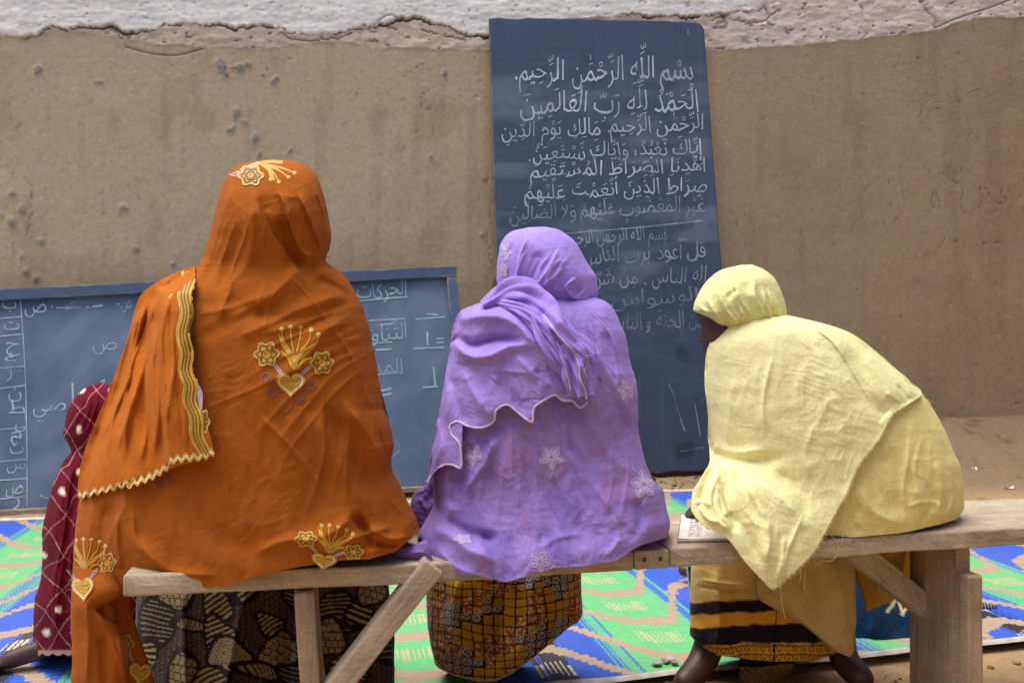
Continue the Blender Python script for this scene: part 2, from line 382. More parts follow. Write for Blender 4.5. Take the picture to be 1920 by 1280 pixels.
    for pts, wd, dk in (([(1755, 52), (1800, 33), (1850, 17), (1905, -4)], 1.6, .6), ([(1725, 0), (1735, 20), (1755, 40), (1752, 52)], 3, .35), ([(1345, 45), (1362, 40), (1362, 50), (1340, 52)], 3, .5), ([(1425, 20), (1432, 12), (1440, 26)], 4, .5), ([(1475, 60), (1480, 64)], 2, .6), ([(1395, 76), (1405, 80)], 5, .35), ([(235, 88), (280, 100), (330, 104), (380, 92)], 1.5, .4), ([(690, 55), (735, 30), (752, 40)], 2, .4), ([(1615, 14), (1618, 18)], 3, .5)):
        d, _, a = pdist(px, py, pts); g = np.exp(-(d / wd) ** 2); c = c * (1 - dk * g[..., None]); h = h - .008 * g
    return h, np.clip(c, .01, .9)

def build_wall():
    u = np.concatenate([np.arange(-6.0, -3.2, .08), np.arange(-3.2, -2.1, .014), np.arange(-2.1, 4.85, .0088), np.arange(4.85, 8.0, .08)])
    z = np.concatenate([np.arange(-.2, .25, .05), np.arange(.25, 2.2, .014), np.arange(2.2, 3.25, .006), [3.3, 3.35]])
    U, Z = np.meshgrid(u, z); p0 = uv_world(U, np.full_like(U, WV), Z); px, py = proj(p0)
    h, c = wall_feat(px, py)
    P = uv_world(U, WV - h, Z)
    nz, nu = U.shape
    Vv = list(P.reshape(-1, 3)); 
    back = uv_world(u, np.full_like(u, WV + .3), np.full_like(u, 3.35)); back2 = uv_world(u, np.full_like(u, WV + .3), np.full_like(u, -.2))
    V = np.concatenate([P.reshape(-1, 3), back, back2]); f = grid_faces(nz, nu); n0 = nz * nu
    j = np.arange(nu - 1); top = (nz - 1) * nu
    f = np.concatenate([f, np.stack([top + j, top + j + 1, n0 + j + 1, n0 + j], -1), np.stack([n0 + j, n0 + j + 1, n0 + nu + j + 1, n0 + nu + j], -1)])
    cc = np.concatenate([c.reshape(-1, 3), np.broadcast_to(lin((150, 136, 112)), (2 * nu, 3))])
    m, nt, b = mat_base('mud_plaster')
    col, n1 = mul_noise(nt, attr_col(nt).outputs[0], 38, .86, 1.12, detail=8, rough=.7)
    col, n2 = mul_noise(nt, col, 420, .86, 1.1, detail=3)
    nt.links.new(col, b.inputs['Base Color']); b.inputs['Roughness'].default_value = .95; b.inputs['Specular IOR Level'].default_value = .15
    bump_chain(nt, b, [(n1, .35, .006), (n2, .4, .0015)])
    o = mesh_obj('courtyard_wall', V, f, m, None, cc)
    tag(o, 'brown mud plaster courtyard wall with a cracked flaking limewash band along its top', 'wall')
    # unseen walls added to darken the right side and camera-facing surfaces
    for (u0, u1, v0, v1), lab in (((5.0, 5.3, -3.0, WV), 'plain brown mud wall, unseen, added to shade the right side of the yard'), ((-6.0, 5.3, -3.3, -3.0), 'plain brown mud wall, unseen, added opposite the chalkboards to darken camera-facing surfaces')):
        n = 40; us = np.linspace(u0, u1, n if u1 - u0 > 1 else 4); vv = np.linspace(v0, v1, n if v1 - v0 > 1 else 4); mb = MB()
        box_mb(mb, u0, u1, v0, v1, -.2, 3.3, lin((146, 130, 106)), n=(12 if u1 - u0 > 1 else 1, 12 if v1 - v0 > 1 else 1, 6), warp=lambda x, y, z: (x + .02 * float(vn(y * 2, z * 2, 4)), y + .02 * float(vn(x * 2, z * 2, 5)), z))
        q = mb.v[0]; mb.v[0] = uv_world(q[:, 0], q[:, 1], q[:, 2]); tag(mb.build('courtyard_wall', m, None, smooth=False), lab, 'wall')
build_wall()

# ------------------------------------------------------------------ the ground
def ground_z(X, Y):
    u = X * CA + Y * SA; v = -X * SA + Y * CA
    z = .30 * sst(2.15, 3.05, u + .25 * fbm(u * 1.1, v * 1.1, 5)) * sst(3.85, 4.65, v + .12 * fbm(u * 1.6, v * 1.6, 7)) + .06 * sst(4.0, 4.65, v) * sst(2.2, 1.2, u) * 0
    z = z + (.012 * fbm(X * 3, Y * 3, 9) + .006 * fbm(X * 11, Y * 11, 10, 5)) * sst(2.6, 3.0, np.abs(u - .0) * 0 + np.where((v > 4.0) | (v < 1.72) | (u > 2.75), 3, 2.5)) - .012
    return z
def build_ground():
    u = np.concatenate([np.arange(-30, -4, 1.0), np.arange(-4, .6, .06), np.arange(.6, 4.2, .018), np.arange(4.2, 6, .1), np.arange(6, 31, 1.0)])
    v = np.concatenate([np.arange(-30, -2, 1.0), np.arange(-2, 1.2, .1), np.arange(1.2, 2.4, .03), np.arange(2.4, 3.7, .06), np.arange(3.7, 4.75, .018), np.arange(4.8, 6, .2), np.arange(6, 31, 1.0)])
    U, V = np.meshgrid(u, v); X = U * CA - V * SA; Y = U * SA + V * CA; Z = ground_z(X, Y)
    c = lin((168, 140, 104)) * (1 + .18 * fbm(X * 1.6, Y * 1.6, 20, 4)[..., None])
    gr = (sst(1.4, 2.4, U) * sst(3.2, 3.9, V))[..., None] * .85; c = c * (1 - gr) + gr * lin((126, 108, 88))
    dk = sst(.35, .6, fbm(X * 9, Y * 9, 23, 4))[..., None]; c = c * (1 - .38 * dk)
    m, nt, b = mat_base('sandy_earth')
    col, n1 = mul_noise(nt, attr_col(nt).outputs[0], 30, .84, 1.14, detail=8, rough=.7)
    col, n2 = mul_noise(nt, col, 300, .8, 1.15, detail=3)
    nt.links.new(col, b.inputs['Base Color']); b.inputs['Roughness'].default_value = 1; b.inputs['Specular IOR Level'].default_value = .1
    bump_chain(nt, b, [(n1, .5, .012), (n2, .5, .003)])
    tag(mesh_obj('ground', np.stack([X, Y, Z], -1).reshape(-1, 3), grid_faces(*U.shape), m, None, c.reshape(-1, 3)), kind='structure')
    # pebbles and crumbs of dry earth
    r = random.Random(8); mb = MB()
    for _ in range(420):
        if r.random() < .6: uu, vv = r.uniform(.9, 3.4), r.uniform(3.98, 4.55)
        else: uu, vv = r.uniform(.2, 2.4), r.uniform(1.2, 1.7)
        x, y = uu * CA - vv * SA, uu * SA + vv * CA; z = float(ground_z(np.array([x]), np.array([y]))[0]); s = r.uniform(.004, .013)
        bm = bmesh.new(); bmesh.ops.create_icosphere(bm, subdivisions=1, radius=s)
        for vtx in bm.verts: vtx.co = Vector((vtx.co.x * r.uniform(.7, 1.3) + x, vtx.co.y * r.uniform(.7, 1.3) + y, vtx.co.z * .6 * r.uniform(.7, 1.2) + z + s * .2))
        bm.verts.index_update()
        mb.add([vt.co[:] for vt in bm.verts], [[vt.index for vt in f.verts] for f in bm.faces], lin(r.choice([(120, 98, 72), (92, 74, 56), (150, 128, 100)]))); bm.free()
    for _ in range(110):
        if r.random() < .7: uu, vv = r.uniform(.7, 3.6), r.uniform(3.98, 4.55)
        else: uu, vv = r.uniform(.2, 2.4), r.uniform(1.2, 1.72)
        x, y = uu * CA - vv * SA, uu * SA + vv * CA; a = r.uniform(0, 6.3); l = r.uniform(.01, .035); q = []
        for k in (-1, 0, 1): xx, yy = x + k * l * math.cos(a + .2 * k), y + k * l * math.sin(a + .2 * k); q.append((xx, yy, float(ground_z(np.array([xx]), np.array([yy]))[0]) + .003))
        tube_mb(mb, q, .0011, lin(r.choice([(190, 166, 118), (150, 124, 84), (110, 88, 60), (206, 198, 184)])), 4)
    tag(mb.build('pebbles', M['nail'], None), 'scattered crumbs of dry earth and straw on the bare sand', 'pebbles', kind='stuff')
build_ground()

# ------------------------------------------------------------------ the woven mat
MU0, MU1, MV0, MV1 = -3.4, 2.72, 1.775, 3.94
def mat_colour(u, v):
    per = .66; c = u - .19; k = np.floor(c / per + .5); x = c - k * per
    rowj = .004 * _h(np.floor(v / .02), np.floor(u * 0), 5)
    xq = np.floor((x + rowj) / .0135) * .0135
    wave = np.where(xq > .05, .31 * sst(.06, .235, xq) + .05 * sst(.22, .33, xq), 0)
    wave = np.where(xq < -.02, .36 * (.55 * sst(.02, .34, -xq) + .45 * np.clip((-xq - .03) / .305, 0, 1)), wave)
    wave = wave + .03 * np.sin(u * 2.1 + 1.0) + .02 * vn(u * 2, v * 1.5, 3)
    sp = .262; ph = np.mod(v - wave, sp) / sp
    col = np.zeros(u.shape + (3,)); ax = np.abs(x)
    green, blue, black, tan, pale = lin((100, 178, 118)), lin((46, 86, 188)), lin((40, 42, 54)), lin((166, 144, 121)), lin((196, 184, 160))
    stripe = (_h(np.floor(x / .0042), k * 3, 9) + 1) / 2
    asym = np.where(x > 0, .10, .11); t = np.clip((ax - asym) / .085, 0, 1)
    isb = stripe < t; tb = np.clip(.35 * t + .65 * isb, 0, 1)[..., None]; col[:] = green * (1 - tb) + blue * tb
    tk = np.clip((ax - .262) / .05, 0, 1); isk = stripe < tk; far = v + .25 * vn(k * 1.7 + .5 * np.sign(x), v * 2, 4) < 2.5
    col[isk & far] = black; col[isk & ~far] = blue
    hat = (ax < .062) & (ph > .50) & (ph < .80) & (np.mod(x, .0135) < .0058); col[hat] = lin((178, 172, 128))
    hk = (ax > .285) & (ph > .50) & (ph < .78) & (np.mod(x, .0135) < .0065) & far; col[hk] = pale
    band = ph < .235; col[band] = tan
    dust = (.14 * sst(-.2, .7, fbm(u * 1.7, v * 1.7, 66, 4)))[..., None]; col = col * (1 - dust) + dust * lin((150, 128, 104))
    return col * (1 + .05 * _h(np.floor(v / .012), np.floor(u / .02), 77))[..., None]
def build_mat():
    u = np.concatenate([np.arange(MU0, -1.9, .012), np.arange(-1.9, MU1, .0042)]); v = np.arange(MV0, MV1, .0066)
    U, V = np.meshgrid(u, v)
    Z = .006 + .004 * fbm(U * 2.2, V * 2.2, 88, 3) + .0012 * np.sin(V * 2 * math.pi / .0248)
    Z += .010 * np.exp(-((V - MV0) / .04) ** 2) * (.5 + .5 * vn(U * 5, V * 0, 12))
    P = uv_world(U, V, Z); f = grid_faces(*U.shape)
    fc = mat_colour((U[:-1, :-1] + U[1:, 1:]) / 2, (V[:-1, :-1] + V[1:, 1:]) / 2).reshape(-1, 3)
    root = mesh_obj('woven_mat', P.reshape(-1, 3), f, M['mat'], None, np.repeat(fc, 4, 0), corner=True)
    tag(root, 'woven plastic floor mat with green, blue and tan wave pattern spread on the sand', 'mat')
    for (a0, a1, b0, b1) in ((MU0, MU1, MV0 - .012, MV0 + .012), (MU0, MU1, MV1 - .012, MV1 + .014), (MU1 - .012, MU1 + .014, MV0, MV1)):
        n = 400; mb = []
        if a1 - a0 > 1: uu = np.linspace(a0, a1, n)[:, None]; vv = np.linspace(b0, b1, 5)[None]; wob = .006 * vn(uu * 4, uu * 0, 6); q = uv_world(uu + 0 * vv, vv + wob, .012 + .008 * np.sin(np.linspace(0, math.pi, 5))[None] + .004 * vn(uu * 6, vv, 2))
        else: vv = np.linspace(b0, b1, n)[:, None]; uu = np.linspace(a0, a1, 5)[None]; q = uv_world(uu + 0 * vv, vv + 0 * uu, .012 + .008 * np.sin(np.linspace(0, math.pi, 5))[None] + 0 * vv)
        cc = lin((186, 180, 170)) * (1 + .2 * _h(np.arange(n)[:, None] + 0 * np.arange(5)[None], np.arange(5)[None] * 0 + 0 * np.arange(n)[:, None], 3))[..., None]
        mesh_obj('edging', q.reshape(-1, 3), grid_faces(n, 5), M['mat'], root, cc.reshape(-1, 3))
build_mat()

# ------------------------------------------------------------------ chalk writing
AR = {}
for ch, base, dual in [('ا', 0xFE8D, 0), ('ب', 0xFE8F, 1), ('ت', 0xFE95, 1), ('ث', 0xFE99, 1), ('ج', 0xFE9D, 1), ('ح', 0xFEA1, 1), ('خ', 0xFEA5, 1), ('د', 0xFEA9, 0), ('ذ', 0xFEAB, 0), ('ر', 0xFEAD, 0), ('ز', 0xFEAF, 0), ('س', 0xFEB1, 1), ('ش', 0xFEB5, 1), ('ص', 0xFEB9, 1), ('ض', 0xFEBD, 1), ('ط', 0xFEC1, 1), ('ظ', 0xFEC5, 1), ('ع', 0xFEC9, 1), ('غ', 0xFECD, 1), ('ف', 0xFED1, 1), ('ق', 0xFED5, 1), ('ك', 0xFED9, 1), ('ل', 0xFEDD, 1), ('م', 0xFEE1, 1), ('ن', 0xFEE5, 1), ('ه', 0xFEE9, 1), ('و', 0xFEED, 0), ('ي', 0xFEF1, 1), ('أ', 0xFE83, 0), ('إ', 0xFE87, 0), ('ة', 0xFE93, 0)]:
    AR[ch] = (base, dual)
MARKS = 'ًٌٍَُِّْٰ'
_g = {}
def glyph(s, heavy=0):
    if (s, heavy) in _g: return _g[s, heavy]
    def geo(t):
        c = bpy.data.curves.new('t', 'FONT'); c.body = t; c.size = 1; c.resolution_u = 2; c.offset = (-.013, -.006, .002)[heavy]
        o = bpy.data.objects.new('t', c); COL.objects.link(o); dg = bpy.context.evaluated_depsgraph_get(); dg.update()
        me = bpy.data.meshes.new_from_object(o.evaluated_get(dg)); v = np.array([p.co[:2] for p in me.vertices]); f = [tuple(p.vertices) for p in me.polygons]
        bpy.data.objects.remove(o); bpy.data.curves.remove(c); bpy.data.meshes.remove(me); return v, f
    v, f = geo(s)
    adv = 0.25 if not len(v) else (v[:, 0].max() if s in MARKS else geo('l' + s + 'l')[0][:, 0].max() - geo('ll')[0][:, 0].max())
    _g[s, heavy] = (v, f, adv); return _g[s, heavy]
def shape(text):
    """letters -> [(glyph, [marks])] in reading order, joined forms chosen"""
    seq = []
    for ch in text:
        if ch in MARKS: seq[-1][1].append(ch)
        else: seq.append([ch, []])
    out = []; i = 0
    while i < len(seq):
        ch, mk = seq[i]
        if ch not in AR: out.append((ch, mk)); i += 1; continue
        base, dual = AR[ch]
        pj = i > 0 and seq[i - 1][0] in AR and AR[seq[i - 1][0]][1] or i > 0 and seq[i - 1][0] == 'ـ'
        if ch == 'ل' and i + 1 < len(seq) and seq[i + 1][0] == 'ا':
            out.append((chr(0xFEFC if pj else 0xFEFB), mk + seq[i + 1][1])); i += 2; continue
        nj = dual and i + 1 < len(seq) and (seq[i + 1][0] in AR or seq[i + 1][0] == 'ـ')
        out.append((chr(base + ((3 if nj else 1) if pj else (2 if nj else 0))), mk)); i += 1
    return out
def chalk_line(mb, pos, text, right, left, em, seed, thin=1.0):
    """hand-lettered line from the right end to the left end of its baseline (photo pixels), pos maps pixels to the board"""
    rng = random.Random(seed); items = shape(text); x = 0; put = []
    for g, mk in items:
        v, f, adv = glyph(g); st = .16 if g == 'ـ' else adv; x -= adv * (1.0)
        put.append((g, mk, x, adv))
    total = -x; L = math.hypot(right[0] - left[0], right[1] - left[1]); sx = L / max(total, .1); ang = math.atan2(right[1] - left[1], right[0] - left[0])
    def place(v, f, ox, oy, k=1.0, rot=0):
        if not len(v): return
        q = v.copy(); c0 = q.mean(0); d = q - c0; q = c0 + k * np.stack([d[:, 0] * math.cos(rot) - d[:, 1] * math.sin(rot), d[:, 0] * math.sin(rot) + d[:, 1] * math.cos(rot)], -1)
        gx = (q[:, 0] + ox) * sx; gy = (q[:, 1] + oy) * em
        gx = gx + .05 * em * vn(gx / em * 2, gy / em * 2, seed); gy = gy + .06 * em * vn(gx / em * 1.6 + 9, gy / em * 1.6, seed + 1)
        jt = .016 * em; gx = gx + jt * vn(gx / em * 11, gy / em * 11, seed + 3); gy = gy + jt * vn(gx / em * 11 + 5, gy / em * 11, seed + 4)
        px = right[0] + gx * math.cos(ang) + gy * math.sin(ang); py = right[1] + gx * math.sin(ang) - gy * math.cos(ang)
        mb.add(pos(px, py), f)
    for g, mk, ox, adv in put:
        v, f, _ = glyph(g); jy = rng.uniform(-.05, .05)
        hv = rng.choice((0, 1, 1, 1, 2, 2)); v, f, _ = glyph(g, hv); sc_, ro_ = rng.uniform(.93, 1.08), rng.uniform(-.08, .08); place(v, f, ox, jy, sc_, ro_)
        if rng.random() < .3: place(glyph(g, 0)[0], glyph(g, 0)[1], ox + rng.uniform(-.03, .03), jy + rng.uniform(-.03, .03), sc_, ro_ + rng.uniform(-.04, .04))
        if not len(v): continue
        cx = ox + (v[:, 0].min() + v[:, 0].max()) / 2; topy, boty = v[:, 1].max(), v[:, 1].min()
        up = 0
        for a in mk:
            mv, mf, _ = glyph(a); mc = (mv.min(0) + mv.max(0)) / 2
            if a in 'ٍِ': place(mv, mf, cx - mc[0] + rng.uniform(-.04, .04), boty - .12 - mc[1], 1.1, rng.uniform(-.1, .1))
            else: place(mv, mf, cx - mc[0] + rng.uniform(-.04, .04), max(topy, .42) + .13 + up - mc[1], 1.1, rng.uniform(-.1, .1)); up += .2
def stroke_mb(mb, pos, pts, wd):
    q = smooth_path(pts, 3.0); t = np.gradient(q, axis=0); t /= np.linalg.norm(t, axis=1)[:, None] + 1e-9; n = np.stack([-t[:, 1], t[:, 0]], -1)
    a = q + n * wd / 2; b = q - n * wd / 2; v = np.stack([a, b], 1).reshape(-1, 2); k = len(q)
    mb.add(pos(v[:, 0], v[:, 1]), [(2 * i, 2 * i + 1, 2 * i + 3, 2 * i + 2) for i in range(k - 1)])

def board_pos(y0, v0, y1, v1):
    def pos(px, py, lift=0.0):
        px = np.asarray(px, float); py = np.asarray(py, float); v = v0 + (v1 - v0) * (py - y0) / (y1 - y0) - lift
        return W(px, py, v / (CA - SA * (px - CX) / F))
    return pos

# tall unframed board
TB = board_pos(35, 4.60, 885, 4.46)
def build_tall():
    nr, nc = 300, 150; t = np.linspace(0, 1, nr)[:, None]; s = np.linspace(0, 1, nc)[None]
    xl = np.interp(t, [0, .45, 1], [917, 929, 946]); xr = np.interp(t, [0, .3, .55, 1], [1319, 1337, 1353, 1366])
    yt = np.interp(s, [0, .5, 1], [34, 36, 42]) + 1.2 * vn(s * 22, s * 0, 3); yb = np.interp(s, [0, .7, 1], [898, 886, 880]) + 1.5 * vn(s * 30, s * 0, 5)
    xr = xr + 1.5 * sst(.7, 1, t) * vn(t * 40, t * 0, 6)
    px = xl + (xr - xl) * s + 0 * t; py = yt + (yb - yt) * t + 0 * s
    # rounded top right corner
    cr = 16; dx = np.clip(px - (xr - cr), 0, None); dy = np.clip((yt + cr) - py, 0, None); d = np.hypot(dx, dy); k = np.where((d > cr) & (dx > 0) & (dy > 0), cr / np.maximum(d, 1e-6), 1)
    px = np.where(k < 1, xr - cr + dx * k, px); py = np.where(k < 1, yt + cr - dy * k, py)
    c = lin((74, 87, 110)) * (1 + .14 * fbm(px / 90, py / 130, 80, 4)[..., None])
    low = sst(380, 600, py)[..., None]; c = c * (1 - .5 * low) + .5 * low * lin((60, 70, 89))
    smear = sst(.0, .6, fbm(px / 120, py / 40, 83, 5)) * sst(100, 180, py) * sst(680, 560, py); c = c + .075 * smear[..., None] * np.array((1, 1.03, 1.1))
    strk = sst(.2, .7, fbm(px / 8, py / 150, 85, 4)) + sst(.25, .7, fbm(px / 130, py / 7, 86, 4)); c = c + .016 * strk[..., None]
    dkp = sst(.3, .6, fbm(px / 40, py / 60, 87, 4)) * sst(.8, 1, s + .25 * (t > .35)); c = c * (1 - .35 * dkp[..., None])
    wear = sst(885, 893, py + 6 * fbm(px / 6, py / 20, 88, 3) + 14 * sst(.55, .8, vn(px / 13, px * 0, 90))); c = c * (1 - wear[..., None]) + wear[..., None] * lin((168, 140, 96))
    edge = np.maximum(sst(2.2, .6, px - xl), sst(1.6, .4, py - yt)) * (.5 + .5 * vn(py / 15, px / 15, 4)); c = c * (1 - .6 * edge[..., None]) + .6 * edge[..., None] * lin((150, 132, 104))
    fr = TB(px, py); nrm = np.array([-SA, CA, 0]); bk = fr + nrm * .02
    V = np.concatenate([fr.reshape(-1, 3), bk.reshape(-1, 3)]); f = grid_faces(nr, nc); n0 = nr * nc
    per = np.concatenate([np.arange(nc), np.arange(1, nr) * nc + nc - 1, (nr - 1) * nc + np.arange(nc - 2, -1, -1), np.arange(nr - 2, 0, -1) * nc])
    nx = np.roll(per, -1); f = np.concatenate([f, f[:, ::-1] + n0, np.stack([per, per + n0, nx + n0, nx], -1)])
    cc = np.concatenate([c.reshape(-1, 3), np.broadcast_to(lin((150, 128, 96)), (n0, 3))])
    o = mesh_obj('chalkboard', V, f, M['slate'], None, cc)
    tag(o, 'tall frameless blue slate board with white Arabic chalk writing leaning on the wall', 'chalkboard')
    pos = lambda x, y: TB(x, y, .003)
    CH1, CH2, CH3 = chalk_mat('white_chalk', (214, 220, 234), .72), chalk_mat('thin_chalk', (196, 204, 220), .42), chalk_mat('faded_chalk', (176, 186, 204), .22)
    for i, (tx, r, l, em) in enumerate([
        ('بِسْمِ اللَّهِ الرَّحْمَٰنِ الرَّحِيمِ.', (1300, 148), (962, 152), 58), ('الْحَمْدُ لِلَّهِ رَبِّ الْعَالَمِينَ', (1312, 206), (977, 212), 54),
        ('الرَّحْمَٰنِ الرَّحِيمِ. مَالِكِ يَوْمِ الدِّينِ', (1322, 242), (938, 258), 41), ('إِيَّاكَ نَعْبُدُ، وَإِيَّاكَ نَسْتَعِينُ.', (1318, 288), (988, 300), 40),
        ('اهْدِنَا الصِّرَاطَ الْمُسْتَقِيمَ', (1326, 322), (994, 331), 38), ('صِرَاطَ الَّذِينَ أَنْعَمْتَ عَلَيْهِمْ', (1327, 360), (984, 372), 40)]):
        mb = MB(); chalk_line(mb, pos, tx, r, l, em, 10 + i); mb.build('chalk_line', CH1, o, smooth=False)
    for k, (tx, r, l, em, cm) in enumerate([('غَيْرِ الْمَغْضُوبِ عَلَيْهِمْ وَلَا الضَّالِّينَ', (1322, 396), (954, 414), 40, CH2), ('بسم الله الرحمن الرحيم', (1250, 447), (1062, 457), 36, CH2), ('قل أعوذ برب الناس', (1325, 482), (1092, 494), 42, CH2),
            ('إله الناس . مِنْ شَرِّ', (1327, 528), (1118, 536), 42, CH2), ('الوسواس', (1312, 566), (1146, 573), 40, CH3), ('من الجنة و الناس', (1325, 614), (1140, 616), 42, CH3)]):
        mb = MB(); chalk_line(mb, pos, tx, r, l, em, 31 + k); mb.build('chalk_line', cm, o, smooth=False)
    mb = MB(); stroke_mb(mb, pos, [(1318, 414), (1200, 426), (1056, 438)], 2.6); mb.build('chalk_rule', CH2, o, smooth=False)
    for p_, w_ in (([(1272, 450), (1288, 449)], 4), ([(1254, 720), (1262, 738), (1270, 766), (1284, 808)], 2.4), ([(1302, 756), (1307, 780), (1313, 817)], 2.2), ([(1318, 747), (1316, 757)], 3), ([(1275, 846), (1320, 838)], 1.5), ([(1290, 55), (1290, 66)], 2)):
        mb = MB(); stroke_mb(mb, pos, p_, w_); mb.build('chalk_mark', CH3, o, smooth=False)
build_tall()

# low framed board
SB = board_pos(500, 4.52, 968, 4.19)
def build_low():
    root = empty('framed_chalkboard', tuple(SB(430., 950.)))
    def slab(name, q, mat, col, th, front=0.0, nr=60, nc=120, paint=None):
        q = np.asarray(q, float); t = np.linspace(0, 1, nr)[:, None]; s = np.linspace(0, 1, nc)[None]
        px = (q[0, 0] * (1 - s) + q[1, 0] * s) * (1 - t) + (q[3, 0] * (1 - s) + q[2, 0] * s) * t; py = (q[0, 1] * (1 - s) + q[1, 1] * s) * (1 - t) + (q[3, 1] * (1 - s) + q[2, 1] * s) * t
        ex = np.minimum(np.minimum(t, 1 - t) * np.abs(q[3] - q[0]).max(), np.minimum(s, 1 - s) * np.abs(q[1] - q[0]).max())
        c = np.broadcast_to(lin(col), px.shape + (3,)).copy()
        if paint: c = paint(px, py, c, ex)
        fr = SB(px, py, front); nrm = np.array([-SA, CA, 0]); bk = fr + nrm * th; n0 = nr * nc
        per = np.concatenate([np.arange(nc), np.arange(1, nr) * nc + nc - 1, (nr - 1) * nc + np.arange(nc - 2, -1, -1), np.arange(nr - 2, 0, -1) * nc]); nx = np.roll(per, -1); f = grid_faces(nr, nc)
        f = np.concatenate([f, f[:, ::-1] + n0, np.stack([per, per + n0, nx + n0, nx], -1)])
        return mesh_obj(name, np.concatenate([fr.reshape(-1, 3), bk.reshape(-1, 3)]), f, mat, root, np.concatenate([c.reshape(-1, 3)] * 2))
    def pslate(px, py, c, ex):
        c = c * (1 + .12 * fbm(px / 90, py / 80, 90, 4)[..., None]); sm = sst(-.1, .7, fbm(px / 70 + py / 90, py / 150 - px / 300, 93, 5)); c = c + .05 * sm[..., None] * np.array((1, 1.04, 1.12))
        sk = sst(.35, .8, fbm(px / 10, py / 90, 95, 4)); return c + .012 * sk[..., None]
    def pframe(px, py, c, ex):
        wr = .6 * sst(3, .5, ex + 3 * fbm(px / 20, py / 20, 97, 3)) * sst(-.2, .4, fbm(px / 60, py / 60, 98, 3) + .6 * sst(800, 850, px)); c = c * (1 - wr[..., None]) + wr[..., None] * lin((168, 146, 112))
        return c
    slab('panel', [(-150, 556), (850, 504), (880, 912), (-150, 972)], M['slate'], (88, 104, 127), .012, 0, 120, 240, pslate)
    slab('rail', [(-155, 550), (856, 498), (857, 518), (-155, 572)], M['frame'], (70, 84, 112), .05, .032, 12, 300, pframe)
    slab('rail', [(838, 519.5), (857, 518.5), (890, 914), (872, 916)], M['frame'], (82, 97, 124), .05, .030, 200, 12, pframe)
    slab('rail', [(-155, 966), (871, 908), (872, 917), (-155, 976)], M['frame'], (120, 108, 92), .05, .028, 8, 300, pframe)
    tag(root, 'low wide chalkboard in a worn blue wooden frame with a letter table', 'chalkboard')
    pos = lambda x, y: SB(x, y, .003); mb = MB()
    chalk_line(mb, pos, 'الحركات', (765, 552), (668, 560), 40, 51); chalk_line(mb, pos, 'التَّنَاوين', (767, 634), (660, 642), 42, 52); chalk_line(mb, pos, 'المدود', (758, 700), (668, 706), 42, 53)
    for p_, w_ in (([(660, 565), (764, 556)], 2.5), ([(692, 601), (760, 597)], 3), ([(779, 598), (834, 594)], 3), ([(801, 588), (822, 590)], 4), ([(712, 609), (738, 606)], 3.5), ([(660, 645), (735, 641)], 2), ([(776, 653), (832, 651)], 3), ([(801, 622), (802, 648)], 4), ([(818, 635), (832, 634)], 3), ([(818, 642), (832, 641)], 3), ([(705, 656), (734, 654)], 3), ([(700, 702), (757, 698)], 2), ([(813, 687), (816, 722)], 4), ([(793, 726), (822, 724)], 3), ([(715, 732), (734, 728)], 4), ([(713, 742), (734, 737)], 4), ([(190, 715), (197, 712)], 4)): stroke_mb(mb, pos, p_, w_)
    mb.build('chalk_writing', chalk_mat('greenish_chalk', (176, 214, 214), .6), root, smooth=False)
    mb = MB()
    for i, (ch, x, y, wd, em) in enumerate([('ب', 30, 578, 32, 36), ('ت', 34, 618, 32, 34), ('ح', 36, 655, 30, 36), ('غ', 30, 682, 26, 30), ('ر', 22, 706, 14, 40), ('ن', 38, 744, 28, 36), ('ط', 44, 773, 34, 34), ('ل', 48, 798, 26, 34), ('م', 40, 822, 24, 36), ('ث', 40, 850, 26, 36), ('س', 46, 880, 36, 34), ('ص', 40, 922, 32, 38), ('ر', 36, 944, 16, 34)]):
        chalk_line(mb, pos, ch, (x + 4, y), (x + 4 - wd, y + 1), em, 60 + i)
    for p_, w_ in (([(38, 562), (44, 640), (48, 720), (50, 800), (51, 950)], 2), ([(0, 597), (42, 593)], 2), ([(0, 630), (44, 626)], 2), ([(0, 690), (47, 686)], 2), ([(0, 728), (49, 722)], 2.5), ([(0, 805), (50, 800)], 2), ([(0, 865), (51, 860)], 2), ([(0, 900), (51, 896)], 2), ([(0, 935), (51, 930)], 2), ([(105, 577), (152, 576)], 3), ([(162, 577), (168, 576)], 3), ([(173, 575), (193, 572)], 4), ([(218, 570), (225, 570)], 3), ([(136, 718), (137, 755)], 4), ([(96, 574), (99, 575)], 4), ([(75, 928), (90, 934)], 3)): stroke_mb(mb, pos, p_, w_)
    chalk_line(mb, pos, 'ص', (88, 584), (44, 586), 40, 81); chalk_line(mb, pos, 'ص', (250, 575), (226, 577), 38, 83); chalk_line(mb, pos, 'صـ', (142, 578), (118, 579), 36, 87); chalk_line(mb, pos, 'ص', (219, 655), (172, 658), 42, 84); chalk_line(mb, pos, 'صي', (125, 770), (60, 772), 44, 85)
    mb.build('chalk_writing', chalk_mat('soft_chalk', (200, 208, 224), .5), root, smooth=False)
    mb = MB(); chalk_line(mb, pos, 'و ر', (795, 845), (735, 848), 46, 86); mb.build('chalk_writing', chalk_mat('ghost_chalk', (170, 182, 196), .16), root, smooth=False)
build_low()

